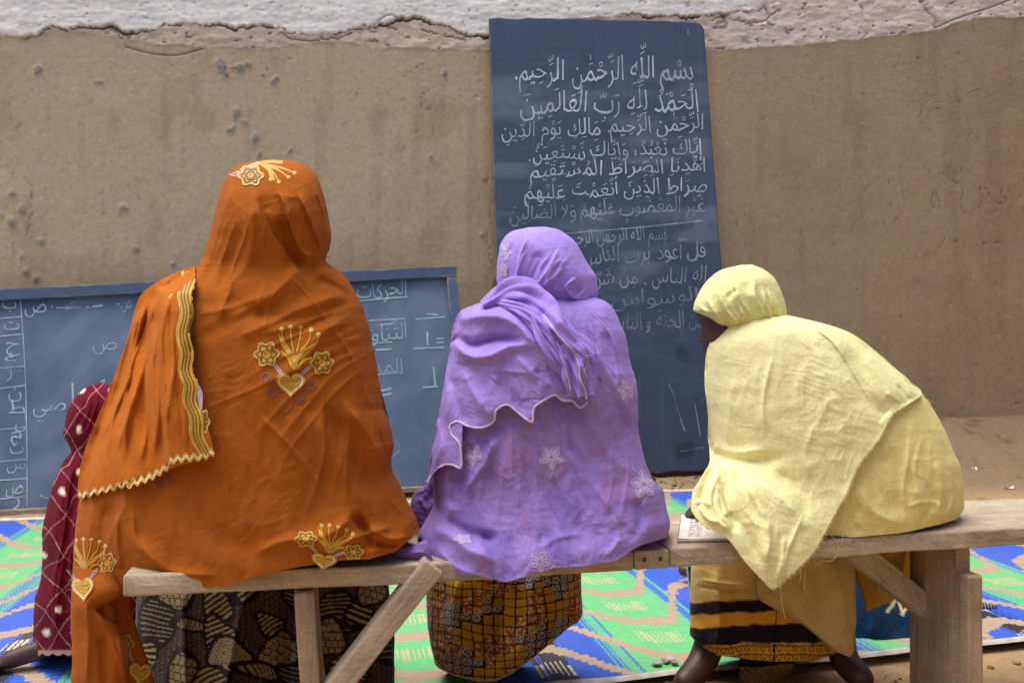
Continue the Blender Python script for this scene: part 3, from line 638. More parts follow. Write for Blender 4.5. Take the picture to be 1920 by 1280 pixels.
# ------------------------------------------------------------------ the bench
BENCH0 = np.array((0, 1.4, 0.0))
def loc_b(p):                      # world -> bench frame
    d = np.asarray(p) - BENCH0; return np.array((d[0] * CA + d[1] * SA, -d[0] * SA + d[1] * CA, d[2]))
def build_bench():
    root = empty('bench', tuple(BENCH0), YAW)
    tag(root, 'long rough sawn wooden bench with plank legs and slanted braces', 'bench')
    def add(name, mb, mat, lab=None):
        o = mb.build(name, mat, None, smooth=False); o.parent = root
        if lab: o['label'] = lab
        return o
    def wob(seed, a=.004):
        def f(x, y, z):
            e = a * float(vn(x * 7, seed, seed)) ; return (x, y + e + (.003 * float(vn(x * 40, z * 40, seed)) if y < .01 else 0), z + .6 * a * float(vn(x * 5, y * 6, seed + 2)))
        return f
    mb = MB(); box_mb(mb, -.63, .226, 0, .26, .386, .42, n=(40, 4, 2), warp=lambda x, y, z: (lambda q: (q[0], q[1], q[2] + .009 * max(0, -q[0]) / .63))(wob(3)(x, y, z))); add('plank', mb, M['wood'])
    mb = MB(); box_mb(mb, .297, 1.42, 0, .262, .385, .421, n=(50, 4, 2), warp=wob(5)); add('plank', mb, M['wood'])
    mb = MB(); box_mb(mb, .2275, .2955, .001, .258, .384, .419, n=(4, 4, 2), warp=wob(8, .002)); sb = add('splice_block', mb, M['wood'])
    for x in (.246, .277):
        mb = MB(); a = np.linspace(0, 2 * math.pi, 12, endpoint=False)
        V = [(x + .0036 * math.cos(t), -.0015, .404 + .0045 * math.sin(t)) for t in a] + [(x + .0028 * math.cos(t), -.0022, .404 + .0038 * math.sin(t)) for t in a] + [(x, -.0026, .404)]
        mb.add(V, [(i, (i + 1) % 12, 12 + (i + 1) % 12, 12 + i) for i in range(12)] + [(12 + i, 12 + (i + 1) % 12, 24) for i in range(12)], lin((74, 62, 54)))
        o = mb.build('nail', M['nail'], None); o.parent = sb
    lean = lambda x, y, z: (x + .028 * (1 - z / .386) + .002 * float(vn(z * 20, y, 3)), y, z)
    mb = MB(); box_mb(mb, -.369, -.337, -.004, .2, -.02, .3845, n=(2, 3, 14), warp=lean); add('leg', mb, M['wood_up'])
    mb = MB(); bm = bmesh.new(); prof = [(-.002, -.02), (-.003, .15), (-.001, .25), (-.002, .328), (.003, .331), (.030, .331), (.031, .384), (.168, .384), (.167, .2), (.168, -.02)]
    fa = bm.faces.new([bm.verts.new((.934, y, z)) for y, z in prof]); ex = bmesh.ops.extrude_face_region(bm, geom=[fa])
    for v in ex['geom']:
        if isinstance(v, bmesh.types.BMVert): v.co.x = .967
    bmesh.ops.bevel(bm, geom=bm.edges[:], offset=.0018, segments=2, affect='EDGES', profile=.5); bmesh.ops.recalc_face_normals(bm, faces=bm.faces[:]); bm.verts.index_update()
    mb.add([v.co[:] for v in bm.verts], [[v.index for v in f.verts] for f in bm.faces]); bm.free(); add('leg', mb, M['wood_up'])
    def brace(p0, p1, wd, y0, y1, mat):
        p0, p1 = np.array(p0), np.array(p1); d = p1 - p0; L = np.linalg.norm(d); a = math.atan2(d[1], d[0])
        mb = MB(); box_mb(mb, 0, L, y0, y1, -wd / 2, wd / 2, n=(16, 2, 2), warp=lambda x, y, z: (x, y + .0015 * float(vn(x * 20, z * 20, 2)), z + .002 * float(vn(x * 9, y * 9, 4))))
        o = add('brace', mb, mat); o.location = (p0[0], 0, p0[1]); o.rotation_euler = (0, -a, 0); return o
    brace((-.345, .17), (-.137, .418), .040, -.016, .026, M['wood'])
    t = loc_b(W(1590, 1022, 1.69)); brace((t[0], t[2]), (.945, .225), .05, t[1] - .015, t[1] + .025, M['wood'])
build_bench()

# ------------------------------------------------------------------ cloth
CAM = Vector((0, 0, H))
class Surf:                                            # a built cloth that other cloths lie on
    def __init__(s, V, Fc): s.b = BVHTree.FromPolygons([tuple(v) for v in V], [tuple(int(i) for i in f) for f in Fc])
    def Y(s, px, py):
        h = s.b.ray_cast(CAM, Vector(((px - CX) / F, 1, -(py - CY) / F)))
        return h[0].y if h[0] is not None else np.nan
    def Ya(s, px, py):
        return np.array([s.Y(a, b) for a, b in zip(px.ravel(), py.ravel())]).reshape(px.shape)

def cloth(name, K, nu, nv, mat, parent, paint, folds=(), p=2.2, closed=True, bottom=None, b0=.6, noise=(2.0, 45, 60), seed=1, lay=None, off=.008, thick=0, ymax=None, bulge=None, gain=1.0, grain=(), crum=0, blur=3):
    K = np.asarray([tuple(k) + (0,) * (8 - len(k)) for k in K], float)
    mid = (K[:, 0:2] + K[:, 2:4]) / 2
    st = np.maximum.reduce([np.linalg.norm(np.diff(K[:, 0:2], axis=0), axis=1), np.linalg.norm(np.diff(K[:, 2:4], axis=0), axis=1), np.linalg.norm(np.diff(mid, axis=0), axis=1)])
    t = np.concatenate([[0], np.cumsum(np.maximum(st, .5))]); t_len = t[-1]; t = t / t_len
    tt = np.linspace(0, 1, nv); R = pchip(t, K, tt)
    if closed:                                         # the outline is never quite smooth
        tl = tt * t_len; R[:, 0] += 2.0 * fbm(tl / 34, tl * 0, seed + 60, 3); R[:, 2] += 2.0 * fbm(tl / 34, tl * 0 + 5, seed + 61, 3)
    s = (-np.cos(np.linspace(0, math.pi, nu)) if closed else np.linspace(-1, 1, nu))[None]
    c = lambda k: R[:, k][:, None]
    px = (c(0) + c(2)) / 2 + s * (c(2) - c(0)) / 2; py = (c(1) + c(3)) / 2 + s * (c(3) - c(1)) / 2 + c(7) * (1 - s ** 2)
    if bottom is not None:
        b = np.asarray(bottom, float); last = (K[-1, 1] + K[-1, 3]) / 2 + s * (K[-1, 3] - K[-1, 1]) / 2 + K[-1, 7] * (1 - s ** 2); lx = (K[-1, 0] + K[-1, 2]) / 2 + s * (K[-1, 2] - K[-1, 0]) / 2
        bl = sst(b0, 1, tt)[:, None] ** 1.3; py = py + bl * (np.interp(lx, b[:, 0], b[:, 1]) - last)
    prof = np.maximum(1 - np.abs(s) ** p, 0) ** (1 / p)
    if lay is not None:
        Y = lay.Ya(px, py)
        for r in range(nv):
            ok = np.isfinite(Y[r])
            if not ok.any(): Y[r] = np.nan; continue
            i = np.arange(nu); near = np.abs(i[:, None] - i[ok][None]).argmin(1); j = i[ok][near]
            Y[r] = np.where(ok, Y[r], Y[r][j] + .0003 * np.abs(px[r] - px[r][j]))
        good = np.isfinite(Y[:, 0]); gi = np.arange(nv)[good]
        for r in range(nv):
            if not good[r]: Y[r] = Y[gi[np.abs(gi - r).argmin()]]
        if ymax is not None: Y = np.minimum(Y, ymax(px, py))
        for _ in range(blur * 6):
            q = np.pad(Y, 1, mode='edge'); Y = np.minimum(Y + .0004, (q[:-2, 1:-1] + q[2:, 1:-1] + q[1:-1, :-2] + q[1:-1, 2:]) / 4)
        if ymax is not None: Y = np.minimum(Y, ymax(px, py))
        Y = Y - off
        if bulge is not None: Y = Y - bulge(px, py)
    else:
        Y = c(4) - c(5) * prof
    wgt = (1 - np.abs(s) ** 10) if closed else 1.0
    D = folds_disp(px, py, folds) * gain + grain_disp(px, py, grain)
    D = D + noise[0] * .001 * fbm(px / noise[1], py / noise[2], seed, 3)
    if crum:
        wx, wy = px + 14 * vn(px / 40, py / 40, seed + 5), py + 14 * vn(px / 40, py / 40, seed + 6)
        D = D + crum * .001 * ((1 - np.abs(vn(wx / 40, wy / 56, seed + 7))) ** 3 * 1.2 + (1 - np.abs(vn(wx / 20 + wy / 60, wy / 26, seed + 8))) ** 4 * .7 + (1 - np.abs(vn(wx / 11 - wy / 30, wy / 13, seed + 9))) ** 4 * .35) * (.35 + .65 * sst(-.3, .5, fbm(px / 110, py / 110, seed + 10, 2)))
    Yf = Y - D * wgt
    col = np.clip(paint(px, py, s + 0 * px, tt[:, None] + 0 * px), .002, .95)
    fr = W(px, py, Yf)
    if closed:
        bk = W(px, py, c(4) + c(6) * prof)[:, -2:0:-1]; colb = col[:, -2:0:-1]
        V = np.concatenate([fr, bk], 1); C = np.concatenate([col, colb], 1); f = grid_faces(nv, V.shape[1], True); m = V.shape[1]
        cap = np.repeat(V[:1].mean(1, keepdims=True), m, 1); V = np.concatenate([cap, V]); C = np.concatenate([C[:1], C]); f = grid_faces(nv + 1, m, True)      # crown closed
    else:
        V, C, f = fr, col, grid_faces(nv, nu)
    V = V.reshape(-1, 3)
    o = mesh_obj(name, V, f, mat, parent, C.reshape(-1, 3))
    if thick:
        md = o.modifiers.new('thickness', 'SOLIDIFY'); md.thickness = thick; md.offset = 0
    o_s = Surf(V, f); o_s.px, o_s.py = px, py
    return o, o_s

def flat(rgb, var=.05, seed=3, sc=(120, 120)):
    def p(px, py, s, t): return lin(rgb) * (1 + var * fbm(px / sc[0], py / sc[1], seed, 3))[..., None]
    return p

def hit(surf, q, lift):
    q = np.asarray(q, float); Y = np.array([surf.Y(a, b) for a, b in q]); ok = np.isfinite(Y)
    if not ok.any(): return None
    i = np.arange(len(q)); near = i[ok][np.abs(i[:, None] - i[ok][None]).argmin(1)]; Y = Y[near]
    return W(q[:, 0], q[:, 1], Y - lift)

def ribbon(mb, surf, pts, wd, col, lift=.0006, h=.0007, step=2.0, smooth=True):
    q = smooth_path(pts, step) if smooth else np.asarray(pts, float)
    t = np.gradient(q, axis=0); t /= np.linalg.norm(t, axis=1)[:, None] + 1e-9; n = np.stack([-t[:, 1], t[:, 0]], -1)
    wd = np.broadcast_to(np.asarray(wd, float), (len(q),)) if np.ndim(wd) == 0 else np.interp(np.linspace(0, 1, len(q)), np.linspace(0, 1, len(wd)), wd)
    rows = []
    for k, l in ((-.5, 0), (-.3, .8), (0, 1), (.3, .8), (.5, 0)):
        r = hit(surf, q + n * (wd * k)[:, None], lift + h * l)
        if r is None: return
        rows.append(r)
    V = np.stack(rows, 1).reshape(-1, 3); m = len(q)
    mb.add(V, [(i * 5 + j, i * 5 + j + 1, i * 5 + j + 6, i * 5 + j + 5) for i in range(m - 1) for j in range(4)], col)

def disc(mb, surf, cx, cy, shape_fn, col, lift=.0006, h=.0008, n=40, rings=5):
    a = np.linspace(0, 2 * math.pi, n, endpoint=False); V = [hit(surf, [(cx, cy)], lift + h)]
    if V[0] is None: return
    for k in range(1, rings + 1):
        f = k / rings; R = np.array([shape_fn(x) for x in a]) * f
        q = hit(surf, np.stack([cx + R[:, 0], cy + R[:, 1]], -1), lift + h * (1 - f ** 3))
        if q is None: return
        V.append(q)
    fs = [(0, 1 + (i + 1) % n, 1 + i) for i in range(n)]
    for k in range(rings - 1):
        b = 1 + k * n; fs += [(b + i, b + (i + 1) % n, b + n + (i + 1) % n, b + n + i) for i in range(n)]
    mb.add(np.concatenate(V), fs, col)

GOLD, GOLD2, GOLD3, LAV, CURL = lin((192, 150, 44)), lin((150, 104, 26)), lin((200, 166, 76)), lin((178, 160, 180)), lin((140, 88, 72))
def motif(mb, surf, cx, cy, k=1.0, rot=0.0, ky=1.0, parts='hfscl'):
    """heart with two flowers and a fan of stamens, worked in gold thread"""
    cr, sr = math.cos(rot), math.sin(rot)
    def T(pts):
        p = np.asarray(pts, float) * k; x, y = p[..., 0], p[..., 1] * ky; return np.stack([cx + x * cr - y * sr, cy + x * sr + y * cr], -1)
    def curve(pts, wd, c, **kw): ribbon(mb, surf, T(pts), np.asarray(wd) * k, c, **kw)
    base = (8, -27)
    if 'c' in parts:
        for sgn, spots in ((-1, ((-44, -14, 11), (-36, 14, 10))), (1, ((38, 0, 11), (18, 26, 10)))):
            for x, y, r in spots:
                an = np.linspace(0, 4.2 * math.pi, 40); rr = r * (1 - an / an[-1] * .8); sp = np.stack([x + rr * np.cos(an * sgn), y + rr * np.sin(an)], -1)
                curve(sp[::-1], 2.2, CURL); curve([(sgn * 16, 6), ((sgn * 16 + x) / 2, (6 + y) / 2 + 6), (x + r * .9, y + 2)], 2.2, CURL)
        curve([(10, 26), (4, 38), (-15, 59)], 1.2, CURL)
    if 's' in parts:
        tips = [(-17, -104), (0, -108), (19, -107), (38, -103), (52, -94)]
        for i, (x, y) in enumerate(tips):
            curve([base, (base[0] + (x - base[0]) * .35, -62), (x * .9 + 1, y * .82), (x, y + 4)], (5.5, 4, 3.2, 3), GOLD)
            disc(mb, surf, *T([(x, y)])[0], lambda a: (4.6 * k * math.cos(a), 4.6 * k * math.sin(a)), GOLD3, n=14, rings=2)
        for a, b in (((-23, -96), (-8, -66)), ((52, -81), (32, -62))):
            curve([a, ((a[0] + b[0]) / 2 - 1, (a[1] + b[1]) / 2), b, (base[0], -40)], (2, 8, 8, 4), GOLD)
        curve([(-18, -62), (-4, -48), (3, -30)], (4, 6, 4), GOLD); curve([(40, -50), (24, -45), (14, -29)], (4, 6, 4), GOLD)
    if 'l' in parts:
        for x in (-2.5, 2.5): curve([(-33 + x, -40), (-22 + x, -27), (-14 + x, -16)], 2.6, LAV); curve([(40, -35 + x), (30, -28 + x), (20, -18 + x)], 2.6, LAV)
    if 'h' in parts:
        def heart(a):
            x = 16 * math.sin(a) ** 3; y = -(13 * math.cos(a) - 5 * math.cos(2 * a) - 2 * math.cos(3 * a) - math.cos(4 * a)); return np.array((x * 1.68, y * 1.62)) * k
        def hr(f): return lambda a: (heart(a)[0] * f * cr - heart(a)[1] * ky * f * sr, heart(a)[0] * f * sr + heart(a)[1] * ky * f * cr)
        c0 = T([(0, -2)])[0]
        disc(mb, surf, c0[0], c0[1], hr(1.0), GOLD, h=.001); 
        an = np.linspace(0, 2 * math.pi, 60); ring = np.array([hr(.84)(a) for a in an]) + c0; ribbon(mb, surf, ring, 4.2 * k, lin((220, 206, 170)), .0014, smooth=False)
        ring = np.array([hr(.97)(a) for a in an]) + c0; ribbon(mb, surf, ring, 4.0 * k, GOLD2 * 1.5, .0016, smooth=False)
        for r, ww in ((0, 26), (7, 20), (-7, 22), (14, 10)): ribbon(mb, surf, T([(-ww * .1, r - 2), (ww * .4, r), (ww * .7, r - 5)]), 5 * k, GOLD * (.8 if r % 2 else 1.0), .0014)
    if 'f' in parts:
        for x, y, r in ((-45, -57, 24), (59, -41, 22)):
            c0 = T([(x, y)])[0]
            def fl(f, w=.16, ph=.3): return lambda a: (r * k * f * (1 + w * math.cos(6 * a + ph)) * math.cos(a), ky * r * k * f * (1 + w * math.cos(6 * a + ph)) * math.sin(a))
            disc(mb, surf, c0[0], c0[1], fl(.92), GOLD, h=.0015, n=48)
            an = np.linspace(0, 2 * math.pi, 60)
            for f, wd, cc, l in ((.66, 3.4, GOLD2 * .7, .0016), (.86, 3.6, GOLD3 * .9, .0014), (.36, 2.8, GOLD2 * .6, .0016), (.22, 2.2, GOLD3, .0018)):
                ribbon(mb, surf, np.array([fl(f, .16 if f > .5 else 0)(a) for a in an]) + c0, wd * k, cc, l, smooth=False)
            for j in range(6):
                a = j * math.pi / 3 + .5; ribbon(mb, surf, [c0 + .42 * r * k * np.array((math.cos(a), ky * math.sin(a))), c0 + .62 * r * k * np.array((math.cos(a), ky * math.sin(a)))], 3 * k, GOLD2 * .6, .0028)

def body(name, nodes, edges, loft=None, chains=(), voxel=.006, root='pelvis'):
    """one continuous skin: a skinned skeleton, an optional lofted head and fingers, fused"""
    bm_v = []; names = list(nodes); me = bpy.data.meshes.new('b'); me.from_pydata([nodes[n][0] for n in names], [(names.index(a), names.index(b)) for a, b in edges], [])
    o = bpy.data.objects.new('b', me); COL.objects.link(o)
    md = o.modifiers.new('s', 'SKIN'); o.modifiers.new('u', 'SUBSURF').levels = 2
    for i, n in enumerate(names):
        sv = me.skin_vertices[0].data[i]; r = nodes[n][1]; sv.radius = (r, r) if np.ndim(r) == 0 else r; sv.use_root = (n == root)
    dg = bpy.context.evaluated_depsgraph_get(); dg.update(); m1 = bpy.data.meshes.new_from_object(o.evaluated_get(dg))
    V = [v.co[:] for v in m1.vertices]; Fc = [tuple(q.vertices) for q in m1.polygons]
    bpy.data.objects.remove(o)
    mb = MB(); mb.add(V, Fc)
    if loft is not None: mb.add(*loft)
    for pts, rr in chains: tube_mb(mb, pts, rr, n=8)
    o = mb.build('b', None); r = o.modifiers.new('r', 'REMESH'); r.mode = 'VOXEL'; r.voxel_size = voxel; r.use_smooth_shade = True
    sm = o.modifiers.new('sm', 'SMOOTH'); sm.factor = .5; sm.iterations = 3
    dg = bpy.context.evaluated_depsgraph_get(); dg.update(); m2 = bpy.data.meshes.new_from_object(o.evaluated_get(dg)); bpy.data.objects.remove(o)
    v = np.array([q.co[:] for q in m2.vertices]); f = [tuple(q.vertices) for q in m2.polygons]
    base = np.array(nodes[root][0]); base = np.array((base[0], base[1], 0.0))
    px, py = proj(v); c = np.broadcast_to(lin((70, 48, 42)), v.shape).copy()
    ob = mesh_obj(name, v - base, f, M['skin'], None, c); ob.location = base
    return ob
LIMBS = [('pelvis', 'waist'), ('waist', 'chest'), ('chest', 'neck'), ('neck', 'head'), ('head', 'crown'), ('chest', 'sh_a'), ('sh_a', 'el_a'), ('el_a', 'wr_a'), ('chest', 'sh_b'), ('sh_b', 'el_b'), ('el_b', 'wr_b'),
         ('pelvis', 'hip_a'), ('hip_a', 'kn_a'), ('kn_a', 'an_a'), ('an_a', 'to_a'), ('pelvis', 'hip_b'), ('hip_b', 'kn_b'), ('kn_b', 'an_b'), ('an_b', 'to_b')]
RAD = dict(pelvis=(.11, .08), waist=(.09, .07), chest=(.10, .07), neck=.04, head=.072, crown=.05, sh_a=.042, el_a=.032, wr_a=.024, sh_b=.042, el_b=.032, wr_b=.024, hip_a=.065, kn_a=.045, an_a=.03, to_a=.022, hip_b=.065, kn_b=.045, an_b=.03, to_b=.022)
def toes(p, out, side, r=.0085):
    p, out, side = map(lambda v: np.asarray(v, float), (p, out, side)); ch = []
    for i in range(5):
        b = p + side * (i - 2) * .0135 - out * .02; l = (.044, .036, .032, .028, .024)[i]; ch.append(([b, b + out * l * .6 + np.array((0, 0, .003)), b + out * l - np.array((0, 0, .004))], [r * (1.5 if i == 0 else 1.05), r * (1.3 if i == 0 else .95), r * (1.1 if i == 0 else .75)]))
    return ch
def skel(**pos): return {k: (tuple(map(float, v)), RAD[k]) for k, v in pos.items()}
def fingers(palm, out, side, up, n=4, L=.06, r=.0075, curl=.6):
    """finger chains fanned from a palm, plus the thumb from its side"""
    palm, out, side, up = map(lambda v: np.asarray(v, float), (palm, out, side, up)); ch = []
    for i in range(n):
        l = L * (.86, 1.0, .95, .75)[i]; b = palm + side * (i - 1.5) * .0175; a = 0; p = b - out * .02; pts = [p, b + out * .012]
        for k, f in enumerate((.42, .32, .26)):
            a += curl * (.5, .7, .6)[k]; pts.append(pts[-1] + l * f * (out * math.cos(a) - up * math.sin(a)))
        ch.append((pts, [r * 1.3, r * 1.1, r, r * .9, r * .7]))
    b = palm - side * .035 - out * .02; ch.append(([palm - out * .03, b, b + (out * .8 - side * .5) * .022, b + (out * .95 - side * .45 - up * .2) * .042], [r * 1.4, r * 1.25, r * 1.05, r * .8]))
    ch.append(([palm - out * .055, palm - out * .02, palm + out * .012], [.024, .03, .026]))
    return ch

# ------------------------------------------------------------------ person in orange
def spts(*a): return [tuple(x) for x in a]
def skirt_print(px, py, s, t):
    """dark wax print: brown ground of little rings, striped leaf shapes with black outlines"""
    x = px + 10 * fbm(px / 70, py / 90, 201, 2); y = py + 10 * fbm(px / 80, py / 60, 203, 2)
    c = np.broadcast_to(lin((54, 42, 40)), px.shape + (3,)).copy()
    gx, gy = np.mod(x, 9) - 4.5, np.mod(y + 4.5 * (np.floor(x / 9) % 2), 9) - 4.5; d = np.hypot(gx, gy)
    c[(d < 3.2) & (d > 1.6)] = lin((86, 70, 64)); c[d > 4.4] = lin((36, 28, 28))
    blk = lin((20, 16, 17)); pale = lin((142, 124, 90))
    for lx, ly, a, b, an, ty in ((298, 1158, 34, 60, .2, 'l'), (362, 1172, 40, 13, .15, 'p'), (405, 1128, 26, 46, -.5, 's'), (412, 1190, 30, 40, -.3, 's'), (432, 1232, 46, 34, .5, 'd'), (328, 1122, 34, 22, .1, 'b'), (470, 1104, 40, 12, -.5, 's'), (625, 1150, 44, 40, 0, 'l'), (612, 1196, 44, 34, 0, 'b'), (676, 1142, 22, 40, .5, 's'), (696, 1108, 30, 34, .3, 'b'), (520, 1226, 34, 40, .4, 'b'), (486, 1262, 44, 14, .2, 'p'), (392, 1278, 40, 22, -.3, 's'), (345, 1258, 26, 36, .3, 'b'), (560, 1268, 40, 26, .2, 'l'), (655, 1262, 34, 44, .3, 's'), (712, 1200, 24, 40, -.2, 'l'), (270, 1236, 26, 40, .2, 's'), (560, 1120, 30, 26, .3, 'l'), (500, 1168, 24, 30, -.6, 's')):
        dx, dy = x - lx, y - ly; u, v = dx * math.cos(an) + dy * math.sin(an), -dx * math.sin(an) + dy * math.cos(an)
        r = np.sqrt((u / a) ** 2 + (v / b) ** 2) + .12 * np.sin(3 * np.arctan2(v / b, u / a) + lx); k = (r - 1) * min(a, b)
        c[np.abs(k) < 3.2] = blk; ins = k < -3
        if ty == 's': c[ins] = blk; c[ins & (np.mod(v + .15 * u, 10) < 4.6)] = pale
        elif ty == 'l': c[ins] = blk * 1.5; c[ins & (np.mod(v, 9) < 2.6)] = lin((120, 106, 84))
        elif ty == 'b': c[ins] = pale * .8; c[ins & ((np.mod(v, 14) < 2) | (np.mod(u + 6 * (np.floor(v / 14) % 2), 13) < 2))] = blk
        elif ty == 'd': c[ins] = pale; c[ins & (np.mod(u, 7) < 2.2) & (np.mod(v, 5) < 3)] = blk
        else: c[ins] = pale * .75; c[ins & (np.mod(u, 4) < 1.4)] = blk
    return c

def build_orange():
    sk = skel(pelvis=(-.46, 1.45, .50), waist=(-.45, 1.45, .60), chest=(-.44, 1.45, .76), neck=(-.43, 1.46, .90), head=(-.43, 1.48, 1.01), crown=(-.43, 1.48, 1.05),
              sh_a=(-.58, 1.45, .80), el_a=(-.63, 1.52, .60), wr_a=(-.52, 1.70, .54), sh_b=(-.30, 1.45, .80), el_b=(-.25, 1.52, .60), wr_b=(-.34, 1.70, .54),
              hip_a=(-.54, 1.50, .49), kn_a=(-.60, 1.84, .46), an_a=(-.60, 1.82, .08), to_a=(-.62, 1.96, .035), hip_b=(-.38, 1.50, .49), kn_b=(-.40, 1.84, .46), an_b=(-.40, 1.80, .08), to_b=(-.40, 1.95, .035))
    p = tag(body('person', sk, LIMBS), 'person in a long orange gold embroidered veil seated on the bench with back turned', 'person')
    # dark print wrapper over lap and shins
    K = [(300, 905, 660, 905, 1.72, .04, .16), (278, 960, 700, 960, 1.74, .08, .18), (262, 1060, 722, 1060, 1.74, .09, .19), (255, 1140, 735, 1140, 1.74, .09, .19), (250, 1230, 740, 1230, 1.74, .09, .18), (246, 1320, 738, 1320, 1.74, .08, .17)]
    fo = [([(470, 1080), (440, 1200), (420, 1330)], 18, 22, 'r'), ([(620, 1080), (640, 1200), (650, 1330)], 20, 20, 'r'), ([(340, 1090), (350, 1330)], 16, 18, 'r'), ([(545, 1090), (530, 1330)], 14, -22, 'r'), ([(700, 1100), (706, 1330)], 10, 14, 'r')]
    cloth('wrapper', K, 260, 260, M['print'], p, skirt_print, fo, noise=(6, 60, 160), seed=5)
    # the veil over head and back
    K = [(492, 300, 536, 300, 1.47, .012, .03), (462, 305, 565, 306, 1.465, .05, .06), (436, 317, 585, 319, 1.46, .078, .08), (421, 338, 598, 339, 1.455, .098, .09), (410, 370, 609, 371, 1.45, .112, .10), (402, 405, 617, 405, 1.45, .118, .10), (393, 440, 621, 440, 1.45, .112, .10), (384, 468, 618, 466, 1.45, .104, .09), (374, 494, 611, 488, 1.45, .098, .09),
         (352, 516, 640, 512, 1.45, .104, .09), (312, 540, 663, 541, 1.45, .114, .10), (285, 572, 682, 578, 1.45, .122, .11), (272, 615, 693, 618, 1.45, .132, .12), (255, 665, 702, 662, 1.45, .138, .12), (232, 722, 709, 702, 1.45, .144, .13), (208, 780, 717, 758, 1.45, .148, .13), (184, 835, 733, 800, 1.45, .15, .14), (162, 890, 738, 836, 1.45, .152, .14), (148, 935, 734, 872, 1.45, .154, .14), (142, 975, 752, 912, 1.45, .158, .14), (138, 1020, 766, 944, 1.45, .162, .14), (136, 1060, 782, 972, 1.45, .165, .14), (134, 1110, 788, 992, 1.45, .165, .13)]
    fo = [
        # hood: soft ridges from the crown, the deep drop behind the right ear, the cowl edge
        ([(473, 360), (500, 430), (552, 500), (578, 552)], 26, 14, 'Z'), ([(486, 330), (474, 400), (470, 470), (440, 540)], 22, 9, 'r'),
        ([(520, 350), (540, 400), (556, 452), (566, 470), (610, 490)], 13, 15, 'S'), ([(558, 360), (590, 432), (604, 482)], 9, 9, 'S'), ([(585, 345), (606, 400), (611, 470)], 6, 7, 'S'),
        ([(535, 400), (545, 470), (560, 510)], 16, -15, 'r'), ([(440, 340), (415, 410), (398, 470), (372, 530)], 12, 8, 'r'), ([(418, 420), (400, 480), (370, 560)], 10, -6, 'r'),
        ([(455, 420), (440, 480), (400, 560)], 14, -5, 'r'), ([(500, 390), (520, 440)], 8, 5, 'r'), ([(506, 362), (560, 372)], 4, 2.5, 'c'),
        # shoulder roll and folds radiating from it
        ([(563, 472), (608, 496), (650, 514), (668, 546)], 13, 15, 'r'), ([(590, 520), (640, 545), (668, 560)], 9, -8, 'r'), ([(668, 545), (600, 565), (505, 606), (430, 640)], 16, 7, 'r'), ([(672, 562), (610, 590), (540, 640)], 12, -5, 'r'), ([(676, 580), (610, 620), (540, 690), (470, 730)], 14, 5, 'r'),
        ([(560, 505), (500, 560), (420, 600)], 18, 8, 'r'), ([(420, 560), (500, 590), (600, 600)], 16, -6, 'r'), ([(365, 590), (420, 580), (520, 545)], 10, 4, 'r'), ([(366, 640), (440, 600), (540, 560)], 14, -4, 'r'),
        # ironing creases
        ([(542, 516), (576, 553), (620, 610), (660, 672), (694, 760), (722, 835)], 2.6, 4, 'c', (.08, .1)), ([(372, 770), (450, 740), (560, 690), (680, 640)], 3, 2.2, 'c'), ([(482, 773), (530, 822), (579, 880), (626, 955)], 7, 5, 'r'), ([(640, 640), (700, 625)], 3, 2.4, 'c'), ([(400, 800), (430, 900), (420, 960)], 2.5, 1.6, 'c'),
        # long folds down the right flank
        ([(640, 745), (680, 800), (722, 864), (768, 930)], 16, 16, 'r'), ([(690, 740), (712, 800), (728, 850)], 9, 10, 'S'), ([(618, 760), (665, 850), (720, 950)], 20, -9, 'r'), ([(580, 760), (640, 880), (720, 985)], 24, 8, 'r'), ([(700, 880), (735, 940), (770, 975)], 8, 7, 'r'),
        # gathers at the right hip and over the plank
        ([(660, 960), (690, 1005), (700, 1036)], 10, -16, 'r'), ([(690, 985), (730, 1010), (775, 1002)], 10, 13, 'r'), ([(640, 1015), (690, 1000), (740, 985)], 9, 9, 'r'), ([(700, 1018), (750, 1022)], 6, -10, 'r'), ([(560, 1010), (620, 1000), (670, 960)], 20, 9, 'r'), ([(470, 1040), (560, 1010), (640, 1040)], 14, 8, 'r'),
        ([(230, 900), (240, 1000), (330, 1080)], 30, 12, 'r'), ([(205, 930), (195, 1010), (190, 1100)], 12, -14, 'r'), ([(170, 940), (165, 1020), (160, 1100)], 11, 9, 'r'), ([(300, 900), (400, 1000), (560, 1040)], 26, -6, 'r'), ([(260, 1000), (300, 1060), (420, 1080)], 14, 8, 'r'), ([(240, 940), (215, 985), (180, 1130)], 7, 8, 'c')]
    fo += pleats([(676, 560), (690, 600), (704, 680)], [(470, 600), (400, 700), (430, 840), (520, 960)], (3, 2.2, 3.2, 2, 3, 2.4, 3, 2), 6, .04, 2, (.1, .5)) + pleats([(600, 700), (690, 720)], [(560, 1000), (740, 960)], (5, 4, 6, 4, 5), 9, -.04, 3) + pleats([(440, 500), (560, 520)], [(390, 640), (520, 640)], (3, 2.5, 3), 8, .05, 4) + pleats([(420, 400), (480, 400)], [(376, 530), (430, 560)], (5, 4, 5), 7, .02, 6) + pleats([(170, 960), (260, 940)], [(150, 1090), (300, 1080)], (7, 6, 8, 5), 8, .03, 7)
    fo += auto_folds(31, 22, (400, 520, 690, 1000), -25, 40, 110, 2.4, .9, 'c') + auto_folds(37, 8, (410, 330, 600, 470), 75, 30, 60, 4, 2, 'r')
    bot = [(130, 1120), (175, 1132), (232, 1112), (250, 1108), (330, 1104), (430, 1097), (470, 1082), (520, 1070), (560, 1062), (640, 1050), (690, 1048), (740, 1034), (775, 1006), (790, 990)]
    colo = lambda px, py, s, t: lin((158, 87, 30)) * (1 + .06 * fbm(px / 90, py / 140, 61, 3))[..., None]
